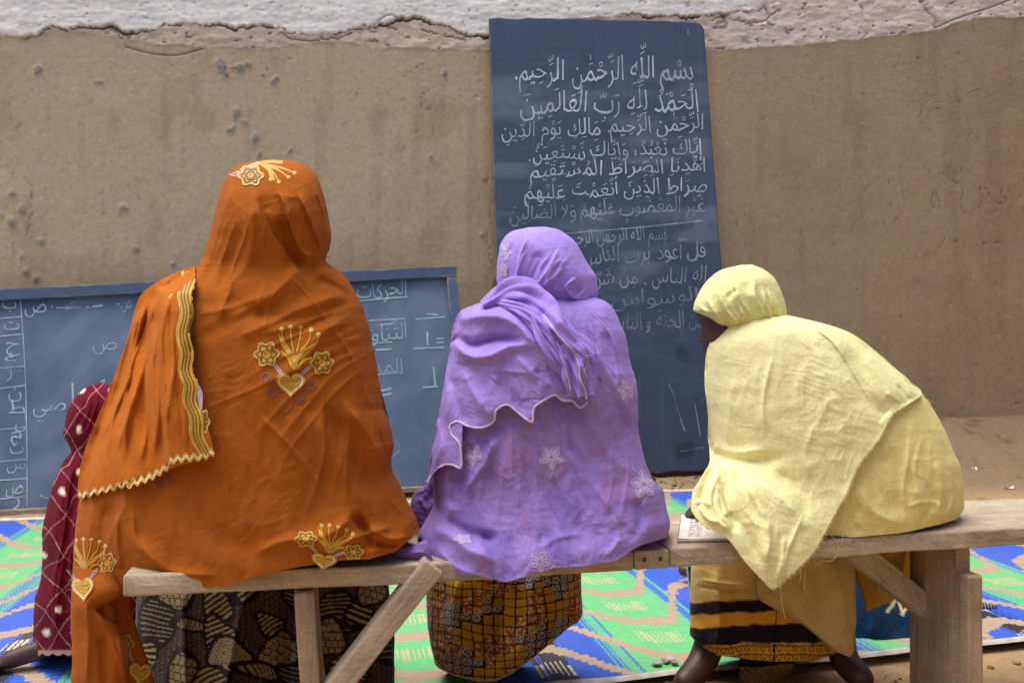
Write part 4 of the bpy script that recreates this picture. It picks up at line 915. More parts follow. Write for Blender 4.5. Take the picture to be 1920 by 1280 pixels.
    v, sv = cloth('veil', K, 320, 420, M['orange'], p, colo, fo, p=2.3, bottom=bot, b0=.62, noise=(6, 60, 120), seed=9, gain=1.1, crum=.9, grain=((-28, 90, 9, 1.0, 301), (60, 110, 10, .9, 305)))
    # cloth hanging past the bench end: an inner fall in shade, an outer fall in front of it
    K = [(150, 1095, 238, 1100, 1.40, .02, .02), (160, 1140, 248, 1150, 1.42, .03, .03), (170, 1200, 266, 1206, 1.43, .03, .03), (180, 1300, 296, 1300, 1.44, .03, .03), (185, 1400, 310, 1400, 1.44, .03, .03)]
    tl, stl = cloth('veil_fall', K, 60, 120, M['orange'], p, colo, [([(215, 1110), (225, 1290)], 10, 12, 'r'), ([(195, 1110), (200, 1290)], 8, -10, 'r')], seed=12)
    K = [(136, 1060, 215, 1075, 1.34, .04, .03), (134, 1100, 226, 1112, 1.33, .045, .03), (133, 1135, 186, 1142, 1.325, .04, .03), (133, 1180, 222, 1172, 1.335, .045, .03), (134, 1240, 240, 1236, 1.34, .05, .03), (134, 1300, 236, 1300, 1.345, .05, .03), (135, 1400, 232, 1400, 1.35, .05, .03)]
    t2, st2 = cloth('veil_fall', K, 90, 160, M['orange'], p, colo, [([(176, 1136), (205, 1190), (232, 1260)], 7, 8, 'c', (.05, .2)), ([(160, 1100), (165, 1200), (160, 1300)], 12, 10, 'r'), ([(190, 1180), (200, 1300)], 10, -9, 'r'), ([(222, 1190), (236, 1280)], 6, 7, 'r')], seed=13)
    # the end thrown over the left shoulder, two layers of pleats
    K = [(338, 509, 366, 498), (300, 526, 366, 520), (266, 552, 361, 546), (252, 588, 357, 580), (243, 625, 354, 620), (227, 672, 356, 665), (206, 728, 367, 712), (184, 782, 379, 758), (162, 838, 389, 798), (149, 890, 397, 828), (146, 933, 402, 853)]
    fo = [([(304, 536), (302, 600), (310, 720), (315, 800), (318, 866)], 34, 16, 'S', (.04, 0)), ([(296, 560), (274, 680), (274, 800), (280, 880)], 13, -17, 'r', (.15, .3)), ([(312, 545), (316, 640), (330, 760), (345, 850)], 8, 5, 'r'), ([(283, 545), (262, 620), (250, 720), (244, 820)], 12, 11, 'r'), ([(262, 570), (226, 690), (196, 800), (190, 900)], 10, 9, 'r'), ([(250, 620), (210, 740), (172, 860)], 8, -7, 'r'), ([(292, 600), (288, 700), (295, 860)], 7, 8, 'r'), ([(330, 560), (326, 640), (334, 740)], 6, -4, 'r'), ([(318, 520), (300, 560)], 6, 5, 'r'), ([(252, 740), (240, 900)], 10, -6, 'r'), ([(340, 690), (350, 850)], 8, 4, 'r')]
    fo += pleats([(268, 556), (345, 530)], [(155, 915), (345, 862)], (12, 9, 13, 8, 12, 7, 9, 5), 7, .01, 8, (.1, .15))
    sh, ss = cloth('shoulder_end', K, 130, 220, M['orange'], p, lambda px, py, s, t: lin((176, 99, 34)) * (1 + .05 * fbm(px / 60, py / 140, 63, 3))[..., None], fo, closed=False, lay=sv, off=.018, noise=(4, 30, 140), seed=15, thick=.0025, blur=6, gain=1.1, crum=.5)
    # gold bands and embroidery
    mb = MB(); L = np.array([(352, 508), (349, 545), (347, 600), (347, 660), (353, 715), (361, 765), (371, 812), (384, 854)], float)
    q = smooth_path(L, 2.0); yy = np.arange(len(q))
    wob = 3.2 * np.sin(yy * 2.0 / 10.5 + .5 * np.sin(yy / 17)); 
    for off, wd, cc, l in ((-9, 7, GOLD, .0015), (-3, 6.5, GOLD * .9, .002), (3, 6.5, GOLD * 1.05, .002), (9, 7, GOLD, .0015), (-6, 2.4, GOLD2 * .7, .003), (0, 2.4, GOLD2 * .7, .003), (6, 2.4, GOLD2 * .7, .003), (-12.5, 2.5, GOLD3, .0018), (12, 2.5, GOLD3, .0018)):
        ribbon(mb, ss, q + np.stack([off + wob, 0 * yy], -1), wd, cc, l, .0016, smooth=False)
    for off in (-12, 12):
        for i in range(4, len(q) - 3, 11): disc(mb, ss, q[i, 0] + off * 1.05 + wob[i], q[i, 1], lambda a: (3.2 * math.cos(a), 5.5 * math.sin(a)), GOLD, n=10, rings=2)
    mb.build('gold_border', M['thread'], sh)
    mb = MB()      # scalloped cream hem
    for path, sf in (([(146, 931), (200, 921), (254, 906), (291, 891), (319, 873)], ss), ([(318, 866), (345, 861), (380, 857), (401, 850)], ss)):
        q = smooth_path(path, 1.6); k = np.arange(len(q)); tooth = np.abs(np.mod(k / 9.5, 1) - .5) * 2
        for dy, wd, cc in ((-1, 5, lin((232, 212, 150))), (3, 4, GOLD3), (-5, 3, GOLD3 * .8)): ribbon(mb, sf, q + np.stack([0 * k, -9 * tooth + dy + 3], -1), wd, cc, .002, .002, smooth=False)
    mb.build('scalloped_hem', M['thread'], sh)
    mb = MB(); motif(mb, sv, 545, 721, 1.0); mb.build('embroidery', M['thread'], v)
    mb = MB(); motif(mb, sv, 512, 306, .9, .12, .55, parts='')
    for rx, ry, pts in ((0, 0, 0),):
        def fl(f): return lambda a: (25 * f * (1 + .15 * math.cos(6 * a)) * math.cos(a), 20 * f * (1 + .15 * math.cos(6 * a)) * math.sin(a))
        disc(mb, sv, 470, 329, fl(.9), GOLD, n=48); an = np.linspace(0, 2 * math.pi, 50)
        for f, wd, cc, l in ((.62, 3.4, GOLD2 * .7, .0026), (.85, 3.4, GOLD3, .0022), (.34, 3, GOLD2 * .6, .0028), (.18, 2.4, GOLD3, .003)): ribbon(mb, sv, np.array([fl(f)(a) for a in an]) + (470, 329), wd, cc, l, smooth=False)
        for tx, ty in ((523, 341), (541, 332), (552, 324), (508, 336)):
            ribbon(mb, sv, [(490, 308), ((490 + tx) / 2 + 5, (304 + ty) / 2), (tx, ty)], (5, 3.5, 2.5), GOLD); disc(mb, sv, tx, ty, lambda a: (4 * math.cos(a), 3.5 * math.sin(a)), GOLD3, n=12, rings=2)
        ribbon(mb, sv, [(500, 308), (507, 322), (510, 332), (515, 338)], (2, 8, 8, 3), GOLD); ribbon(mb, sv, [(452, 322), (475, 310), (505, 303), (530, 304)], 6, GOLD); ribbon(mb, sv, [(436, 326), (448, 321), (440, 330), (430, 326)], 2.2, LAV); ribbon(mb, sv, [(450, 318), (470, 309), (486, 304)], 3, LAV)
    mb.build('embroidery', M['thread'], v)
    mb = MB(); motif(mb, sv, 607, 1052, .88, .16, .72, parts='hfsl'); mb.build('embroidery', M['thread'], v)
    mb = MB(); motif(mb, sv, 152, 1096, .8, .05, 1.0, parts='s'); motif(mb, sv, 157, 1095, .8, -.1, 1.1, parts='fc'); mb.build('embroidery', M['thread'], v)
    mb = MB(); motif(mb, st2, 155, 1104, .78, -.08, 1.25, parts='hl'); mb.build('embroidery', M['thread'], t2)
    mb = MB(); motif(mb, stl, 262, 1262, .8, .12, 1.1, parts='hfl'); mb.build('embroidery', M['thread'], tl)
    mb = MB()
    def fl2(f): return lambda a: (20 * f * (1 + .16 * math.cos(6 * a)) * math.cos(a), 24 * f * (1 + .16 * math.cos(6 * a)) * math.sin(a))
    disc(mb, ss, 381, 790, lambda a: (.62 * fl2(.9)(a)[0], fl2(.9)(a)[1]), GOLD * .8, n=40)
    an = np.linspace(0, 2 * math.pi, 50)
    for f, cc in ((.6, GOLD2 * .7), (.85, GOLD3), (.3, GOLD2 * .6)): ribbon(mb, ss, np.array([(.62 * fl2(f)(a)[0], fl2(f)(a)[1]) for a in an]) + (381, 790), 2.8, cc, .0016, smooth=False)
    ribbon(mb, ss, [(366, 715), (372, 730), (378, 765)], (6, 12, 3), LAV * 1.2, .002); ribbon(mb, ss, [(371, 742), (377, 768)], 3, LAV, .003)
    for f, cc in ((.9, GOLD2), (.55, GOLD2)): ribbon(mb, ss, np.array([(.6 * fl2(f)(a)[0], fl2(f)(a)[1]) for a in an[8:42]]) + (314, 740), 2.6, cc, .002, smooth=False)
    ribbon(mb, ss, [(318, 538), (322, 550), (314, 560)], 4, GOLD3, .002)
    mb.build('embroidery', M['thread'], sh)
    mb = MB()
    for cx, cy in ((300, 908), (318, 900)):
        an2 = np.linspace(0, 3.6 * math.pi, 34); rr = 9 * (1 - an2 / an2[-1] * .8); ribbon(mb, sv, np.stack([cx + rr * np.cos(an2), cy + rr * np.sin(an2)], -1), 2, CURL, .001)
    mb.build('embroidery', M['thread'], v)
build_orange()

# ------------------------------------------------------------------ person in lavender
TILE = ["YYYOOONNNNOYYYOO", "YYYYOONNNYYYOONN", "NNYOOOOOYYYOONNN", "NNNNOOYYYYOOOONY", "YNNYOOYYYOOOYYYO", "YNYYYOOOOONYYYOO", "YYYOOONNOONNYYOO", "YYOOOONNNNYYYOOO", "YNNOOONNYYYYOOON", "NNNNYOOYYYOOONNN", "YNNYYOOYYOOOOYNN", "YYYYOOOONOOYYYNO"]
def purple_print(px, py, s, t):
    x = (px - 790) * (1 + .0 * t) + 5 * fbm(px / 60, py / 70, 221, 2); y = py - 1040 + 26 * s * s + 7 * fbm(px / 70, py / 60, 223, 2)
    x = np.arcsin(np.clip((px - 945) / 150, -.99, .99)) * 120 + 200 + 6 * fbm(px / 60, py / 90, 225, 2)
    cw = 16.5; i = np.floor(x / cw).astype(int); j = np.floor(y / cw).astype(int); fx, fy = np.mod(x, cw), np.mod(y, cw)
    T = np.array([[{'Y': 0, 'O': 1, 'N': 2}[ch] for ch in r] for r in TILE]); k = T[j % 12, i % 16]
    c = np.zeros(px.shape + (3,)); c[k == 0] = lin((160, 118, 28)); c[k == 1] = lin((138, 76, 26)); c[k == 2] = lin((34, 34, 50))
    sp = vn(x / 3.2, y / 3.2, 231) > .18; c[(k == 1) & sp] = lin((176, 146, 106))
    rr = np.hypot(fx - cw / 2, fy - cw / 2); c[(k == 2) & (rr < 6.0) & (rr > 4.2)] = lin((178, 170, 164)); c[(k == 2) & (rr < 1.9)] = lin((160, 150, 140))
    ln = (fx < 2.1) | (fy < 2.1); c[ln] = lin((26, 22, 26)); c[ln & (k == 2)] = lin((120, 112, 110)); 
    hem = sst(.985, .992, t); return c * (1 - hem[..., None]) + hem[..., None] * lin((150, 132, 108))

def petal_flower(mb, surf, cx, cy, r, rot, col, ky=1.0):
    for j in range(5):
        a = rot + j * 2 * math.pi / 5; tip = np.array((math.cos(a), ky * math.sin(a))) * r; n = np.array((-math.sin(a), ky * math.cos(a))) * r * .34
        c0 = np.array((cx, cy)); ribbon(mb, surf, [c0 + tip * .12, c0 + tip * .55 + n, c0 + tip * 1.02, c0 + tip * .55 - n, c0 + tip * .12], 1.9, col * .85, .0006, .0008)
        ribbon(mb, surf, [c0 + tip * .12, c0 + tip * .5, c0 + tip * .96], (2, r * .5, 2), lin((180, 158, 216)), .0003, .0004)
        for q in (-.25, .2): ribbon(mb, surf, [c0 + tip * .2, c0 + tip * .52 + n * q, c0 + tip * .85], 1.1, col * .9, .0006, .0007)
    ribbon(mb, surf, [(cx - r * .5, cy - r * .9), (cx - r * .9, cy - r * 1.3), (cx - r * .7, cy - r * 1.6)], 1.2, col * .9, .0006, .0008)
    ribbon(mb, surf, [(cx + r * .1, cy + r), (cx + r * .05, cy + r * 1.4), (cx - r * .2, cy + r * 1.7)], 1.2, col * .9, .0006, .0008)

def build_purple():
    sk = skel(pelvis=(.06, 1.53, .50), waist=(.06, 1.53, .58), chest=(.05, 1.53, .70), neck=(.055, 1.54, .81), head=(.062, 1.555, .905), crown=(.065, 1.555, .935),
              sh_a=(-.05, 1.53, .75), el_a=(-.10, 1.58, .60), wr_a=(0, 1.76, .53), sh_b=(.16, 1.53, .75), el_b=(.20, 1.58, .60), wr_b=(.12, 1.76, .53),
              hip_a=(-.01, 1.57, .48), kn_a=(-.08, 1.86, .45), an_a=(-.05, 1.84, .07), to_a=(-.06, 1.96, .03), hip_b=(.13, 1.57, .48), kn_b=(.10, 1.86, .45), an_b=(.0, 1.80, .07), to_b=(.01, 1.93, .03))
    # a sliver of cheek shows left of the scarf
    th = np.linspace(0, 2 * math.pi, 25)[:-1]; V, Fc = [], []
    for i, f in enumerate(np.linspace(-1, 1, 14)):
        r = math.sqrt(max(1 - f * f, .001)); c0 = np.array(W(968, 545 + 0 * f, 1.585)); V += [(c0[0] + .049 * r * math.cos(a), c0[1] + .05 * r * math.sin(a), c0[2] + .06 * f) for a in th]
    Fc = [(i * 24 + j, i * 24 + (j + 1) % 24, (i + 1) * 24 + (j + 1) % 24, (i + 1) * 24 + j) for i in range(13) for j in range(24)] + [tuple(range(24))[::-1], tuple(13 * 24 + j for j in range(24))]
    p = tag(body('person', sk, LIMBS, loft=(V, Fc), voxel=.005), 'child in a lavender headscarf and shawl seated mid bench with back turned', 'person')
    K = [(850, 880, 1040, 880, 1.80, .04, .14), (820, 960, 1080, 955, 1.80, .09, .16), (800, 1050, 1092, 1040, 1.80, .11, .17), (798, 1110, 1090, 1095, 1.80, .11, .17), (802, 1170, 1092, 1150, 1.80, .11, .16), (808, 1210, 1080, 1180, 1.80, .11, .16), (815, 1250, 1062, 1200, 1.80, .105, .15)]
    fo = [([(860, 1070), (850, 1170), (870, 1260)], 14, 16, 'r'), ([(1000, 1070), (990, 1180), (950, 1270)], 18, 18, 'r'), ([(930, 1080), (925, 1260)], 14, -14, 'r'), ([(1060, 1080), (1050, 1160), (1000, 1240)], 10, 14, 'r'), ([(1085, 1100), (1040, 1200)], 8, -8, 'r')]
    cloth('wrapper', K, 260, 300, M['print'], p, purple_print, fo, bottom=[(800, 1228), (822, 1252), (850, 1266), (900, 1278), (930, 1276), (960, 1262), (1000, 1232), (1050, 1190), (1092, 1150)], b0=.72, noise=(5, 60, 100), seed=25, p=3.0, gain=1.5)
    base = lin((164, 142, 222))
    def pcol(px, py, s, t):
        c = base * (1 + .05 * fbm(px / 70, py / 70, 71, 3))[..., None]
        lo = sst(700, 800, py + 30 * fbm(px / 60, py / 60, 70, 2))                                    # thin cotton: the printed dress below shows through
        tilt = px * .55 + py; cross = px - py * .55
        a = sst(.05, .45, fbm(tilt / 60, cross / 110, 72, 3)) * lo; c = c * (1 - .34 * a[..., None]) + .34 * a[..., None] * lin((164, 112, 164))
        b = sst(.1, .45, fbm(cross / 44 + 9, tilt / 90, 75, 3)) * lo; c = c * (1 - .5 * b[..., None]) + .5 * b[..., None] * lin((124, 110, 196))
        d = sst(.22, .5, fbm(px / 30, py / 46 + 4, 77, 3)) * lo * (1 - b); c = c * (1 - .28 * d[..., None]) + .28 * d[..., None] * lin((184, 122, 142))
        return c * (1 - .12 * lo[..., None])
    K = [(985, 548, 1060, 548, 1.53, .02, .04), (930, 562, 1125, 560, 1.53, .055, .07), (880, 578, 1146, 574, 1.53, .08, .09), (860, 602, 1160, 598, 1.53, .095, .10), (852, 635, 1173, 628, 1.53, .105, .105), (845, 675, 1180, 670, 1.53, .112, .11), (836, 730, 1195, 730, 1.53, .118, .11), (824, 800, 1196, 790, 1.53, .122, .12), (812, 860, 1208, 855, 1.53, .128, .12), (812, 905, 1222, 892, 1.53, .132, .12), (812, 940, 1244, 920, 1.53, .142, .12), (796, 975, 1250, 955, 1.53, .156, .12), (783, 1000, 1257, 982, 1.53, .170, .12), (784, 1030, 1252, 1006, 1.53, .176, .11)]
    fo = [([(1150, 575), (1172, 660), (1190, 760), (1196, 800)], 8, 6, 'r'), ([(1110, 640), (1150, 720), (1190, 790)], 12, 8, 'r'), ([(1130, 620), (1170, 700)], 8, -5, 'r'), ([(1180, 690), (1192, 740), (1186, 790)], 6, -9, 'r'), ([(1100, 780), (1150, 860), (1215, 900)], 14, 6, 'r'),
          ([(940, 800), (900, 880), (850, 950), (830, 990)], 16, 13, 'r'), ([(960, 780), (960, 880), (1000, 990), (1010, 1060)], 18, 8, 'r'), ([(850, 880), (858, 920), (842, 955)], 14, -18, 'r'), ([(870, 830), (890, 850)], 10, -10, 'r'), ([(1000, 880), (1060, 960), (1110, 1040)], 18, -6, 'r'), ([(1060, 840), (1120, 920), (1190, 1000)], 16, 7, 'r'),
          ([(795, 990), (835, 1000), (880, 1030), (920, 1050), (930, 1085)], 22, 18, 'r'), ([(830, 968), (870, 995), (940, 1010)], 10, -15, 'r'), ([(815, 1020), (850, 1060), (900, 1080)], 12, 8, 'r'), ([(1240, 920), (1246, 960), (1240, 1000)], 10, 8, 'r'), ([(1190, 930), (1200, 980), (1180, 1020)], 9, -7, 'r'), ([(1150, 960), (1160, 1010), (1130, 1050)], 10, 7, 'r'), ([(1010, 1030), (1040, 1010), (1100, 1000)], 10, 6, 'r'), ([(905, 990), (925, 1040), (935, 1080)], 10, -8, 'r')]
    fo += pleats([(1090, 600), (1150, 585)], [(1120, 760), (1195, 800)], (4, 5, 4, 5, 4, 4), 5, -.05, 11) + pleats([(930, 790), (1080, 770)], [(860, 1060), (1200, 1030)], (3, 2.4, 3.6, 2.4, 3, 2.4, 3.6, 3), 9, .03, 12, (.35, .4)) + pleats([(1150, 800), (1190, 790)], [(1120, 1030), (1245, 980)], (4, 5, 4, 5), 6, -.03, 13)
    fo += auto_folds(41, 55, (900, 760, 1230, 1040), 45, 60, 60, 2.4, 1.3, 'c') + auto_folds(43, 30, (1080, 580, 1190, 800), 50, 35, 60, 3, 2, 'r')
    bot = [(780, 1036), (796, 1046), (822, 1078), (860, 1076), (897, 1078), (948, 1091), (982, 1081), (1038, 1064), (1091, 1061), (1156, 1050), (1201, 1022), (1255, 1006)]
    v, sv = cloth('shawl', K, 300, 320, M['purple'], p, pcol, fo, p=2.9, bottom=bot, b0=.66, noise=(6, 50, 70), seed=27, crum=1.7, gain=1.0, grain=((48, 60, 8, 1.5, 311), (-20, 50, 8, 1.1, 315)))
    # head scarf
    K = [(990, 426, 1022, 425, 1.55, .012, .02), (962, 433, 1046, 430, 1.55, .045, .05), (944, 448, 1068, 444, 1.55, .07, .07), (935, 470, 1088, 468, 1.55, .086, .08), (931, 498, 1103, 494, 1.55, .094, .085), (930, 520, 1117, 518, 1.55, .096, .085), (932, 542, 1121, 545, 1.55, .092, .08), (938, 560, 1118, 562, 1.55, .08, .07), (960, 580, 1090, 585, 1.55, .06, .06), (970, 605, 1085, 605, 1.55, .055, .06)]
    fo = [([(990, 440), (972, 490), (968, 530)], 7, 8, 'S'), ([(1012, 470), (1000, 510), (985, 540)], 10, -5, 'r'), ([(1050, 462), (1030, 500), (998, 545)], 9, 8, 'S'), ([(1080, 520), (1060, 540), (1072, 558), (1110, 560)], 8, 9, 'S', (.1, .1)), ([(1070, 530), (1090, 552)], 9, -7, 'r'), ([(946, 460), (940, 520)], 6, 4, 'r'), ([(960, 450), (952, 500), (958, 540)], 5, -4, 'r'), ([(1060, 500), (1010, 545)], 5, 4, 'r'), ([(1075, 575), (1050, 590), (1030, 585)], 5, 5, 'r'), ([(1000, 468), (1070, 462)], 2, 1, 'c')] + pleats([(955, 460), (1090, 480)], [(945, 545), (1040, 560)], (4, 5, 3, 5, 4, 4), 5, .06, 14)
    hs, shs = cloth('headscarf', K, 160, 150, M['purple'], p, lambda px, py, s, t: lin((168, 148, 232)) * (1 + .04 * fbm(px / 40, py / 40, 79, 3))[..., None], fo, p=2.3, noise=(2.5, 50, 50), seed=29, crum=1.0, gain=1.1)
    # end wrapped over the left shoulder with a scalloped overlocked edge
    top = [(847, 640), (851, 610), (864, 584), (893, 571), (925, 562), (952, 548), (985, 552), (1020, 585), (1050, 615), (1078, 642), (1098, 660)]
    bot = [(799, 908), (812, 886), (824, 876), (847, 873), (863, 880), (864, 852), (861, 833), (846, 816), (843, 800), (856, 792), (875, 800), (906, 803), (926, 791), (931, 771), (949, 761), (975, 778), (998, 793), (1001, 768), (1021, 752), (1043, 743), (1054, 752), (1074, 754), (1088, 766), (1104, 752)]
    tp = smooth_path(top, 4); bt = smooth_path(bot, 3); n = 60
    rs = lambda q: np.stack([np.interp(np.linspace(0, 1, n), np.linspace(0, 1, len(q)), q[:, k]) for k in (0, 1)], -1)
    A, B = rs(tp), rs(bt); K = [(*A[i], *B[i]) for i in range(n)]
    fo = [([(858, 600), (900, 592), (950, 598), (1000, 640), (1040, 690)], 17, 17, 'r', (.05, .3)), ([(850, 632), (880, 645), (930, 636), (990, 640)], 9, -17, 'r', (.05, .3)), ([(848, 640), (880, 668), (915, 668), (960, 648), (1010, 650)], 14, 15, 'r', (.05, .3)), ([(866, 690), (890, 740), (930, 790)], 14, 9, 'r'), ([(830, 680), (840, 740), (835, 800)], 12, 8, 'r'), ([(845, 700), (868, 780), (880, 800)], 10, -6, 'r'), ([(846, 648), (838, 720), (842, 800), (858, 850)], 9, 6, 'c'), ([(960, 660), (1000, 700), (1060, 740)], 12, 8, 'r'), ([(930, 680), (960, 740), (990, 785)], 10, -7, 'r'), ([(1000, 690), (1040, 735)], 8, -6, 'r'), ([(820, 780), (826, 840), (812, 880)], 9, 9, 'r'), ([(890, 690), (1000, 700)], 6, 3, 'r')] + auto_folds(47, 26, (860, 680, 1060, 780), 45, 50, 50, 3, 2, 'r')
    ov, so = cloth('shawl_end', K, 120, 260, M['purple'], p, lambda px, py, s, t: lin((166, 142, 222)) * (1 + .05 * fbm(px / 50, py / 50, 81, 3) - .10 * sst(860, 820, px) * 0)[..., None], fo, closed=False, lay=sv, off=.018, seed=33, thick=.002, blur=4, noise=(4, 50, 50), crum=1.3, gain=1.15, grain=((35, 60, 8, 1.3, 321),))
    mb = MB(); ribbon(mb, so, np.asarray(bt)[1:-1] + np.array((0, -2.2)), 4.2, lin((204, 182, 220)), .0012, .002, smooth=False); mb.build('overlocked_edge', M['thread'], ov)
    # twisted tail from the knot behind the neck
    def rope(path, wid, Y0, th, seed, twist, col):
        q = smooth_path(path, 2.5); m = len(q); t = np.gradient(q, axis=0); t /= np.linalg.norm(t, axis=1)[:, None]; nn = np.stack([-t[:, 1], t[:, 0]], -1)
        wd = np.interp(np.linspace(0, 1, m), np.linspace(0, 1, len(wid)), wid); k = 40; an = np.linspace(0, 2 * math.pi, k, endpoint=False); rows = []
        Yb = np.array([min([y for y in (so.Y(a, b), sv.Y(a, b), shs.Y(a, b)) if np.isfinite(y)] or [1.45]) for a, b in q]); Yb = np.convolve(np.pad(Yb, 6, mode='edge'), np.ones(13) / 13, 'valid')
        for i in range(m):
            f = 1 + .28 * np.cos(3 * an + twist * i / m * 6 + seed) + .15 * np.cos(7 * an - twist * i / m * 9 + seed)
            xx = wd[i] / 2 * np.cos(an) * f; zz = th * np.sin(an) * f * wd[i] / max(wid)
            rows.append(W(q[i, 0] + nn[i, 0] * xx, q[i, 1] + nn[i, 1] * xx, Yb[i] - th * .55 - zz + Y0))
        V = np.concatenate(rows); c = np.broadcast_to(col, V.shape)
        return V, grid_faces(m, k, True), c
    mb = MB()
    for a in (([(905, 574), (930, 562), (955, 549), (985, 552), (1018, 580), (1046, 615), (1072, 645), (1092, 662), (1098, 672)], (18, 34, 44, 50, 52, 48, 44, 42, 36), 0, .027, 1, 1.4), ([(1060, 640), (1078, 662), (1084, 690), (1094, 720), (1098, 742)], (24, 38, 40, 36, 30), -.006, .02, 4, 1.0), ([(1040, 640), (1062, 676), (1070, 706), (1080, 738)], (16, 28, 30, 24), -.002, .017, 7, .8), ([(930, 566), (975, 580), (1020, 622), (1050, 664)], (10, 22, 26, 16), -.002, .016, 9, .9), ([(998, 590), (1020, 640), (1052, 690), (1066, 704)], (20, 28, 26, 12), .0, .018, 2, .6), ([(1085, 655), (1098, 668), (1102, 682)], (16, 22, 16), -.006, .01, 6, 2)):
        V, f, c = rope(a[0], a[1], a[2], a[3], a[4], a[5], lin((162, 136, 220))); mb.add(V, f, c)
    tail = mb.build('knotted_tail', M['purple'], ov); ts = Surf(np.concatenate(mb.v), mb.f); mb = MB()
    for q in ([(1058, 690), (1066, 712), (1070, 732)], [(1078, 664), (1086, 690), (1088, 712), (1098, 734), (1100, 748)], [(1098, 664), (1103, 678), (1096, 694), (1101, 708)], [(1018, 588), (1050, 632), (1086, 668)]): ribbon(mb, ts, q, 3.2, lin((196, 176, 222)), .001, .0016)
    mb.build('overlocked_edge', M['thread'], tail)
    mb = MB()
    for i in range(9): 
        x, y = 1096 + 2 * math.sin(i * 2), 664 + i * 3; P0 = W(x, y, 1.37); P1 = W(x + 9 + 3 * math.sin(i), y + 4 + 3 * math.cos(i * 3), 1.365); tube_mb(mb, [P0, (P0 + P1) / 2 + np.array((0, 0, .001)), P1], .0005, lin((150, 120, 180)))
    mb.build('frayed_threads', M['thread'], tail)
    # loose folds left of the hips and the corner lying on the plank
    K = [(842, 795, 850, 795, 1.56, .01, .02), (808, 850, 850, 850, 1.56, .03, .03), (798, 905, 840, 900, 1.57, .03, .03), (772, 930, 835, 930, 1.58, .03, .03), (768, 955, 838, 955, 1.58, .035, .03), (780, 985, 835, 985, 1.57, .03, .03), (790, 1000, 825, 1000, 1.56, .02, .02)]
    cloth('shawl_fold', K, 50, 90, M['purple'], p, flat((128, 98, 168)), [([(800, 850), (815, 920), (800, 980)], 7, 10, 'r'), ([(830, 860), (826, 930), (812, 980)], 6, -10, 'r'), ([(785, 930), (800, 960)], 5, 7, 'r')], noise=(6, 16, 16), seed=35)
    K = [(738, 1038, 745, 1046, 1.40, .004, .004), (748, 1026, 762, 1050, 1.40, .012, .006), (770, 1022, 790, 1054, 1.40, .016, .006), (800, 1010, 815, 1060, 1.40, .018, .006)]
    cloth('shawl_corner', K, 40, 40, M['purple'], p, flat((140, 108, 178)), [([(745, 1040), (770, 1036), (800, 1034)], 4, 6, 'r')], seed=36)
    WH = lin((200, 184, 222))
    for own, sf, fl in ((v, sv, ((1034, 857, 24, .3, .95), (1207, 908, 24, .8, 1.1), (1012, 1052, 21, .2, .9), (867, 1010, 18, .5, .5), (886, 852, 18, .3, 1.15), (1174, 732, 15, .7, 1.3))), (ov, so, ((1020, 668, 19, .1, .85), (858, 700, 13, .4, 1.3))), (hs, shs, ((948, 472, 10, .2, 1.6), (944, 508, 8, .9, 1.5)))):
        for cx, cy, r, rot, ky in fl: mb = MB(); petal_flower(mb, sf, cx, cy, r, rot, WH, ky); mb.build('embroidered_flower', M['thread'], own)
build_purple()

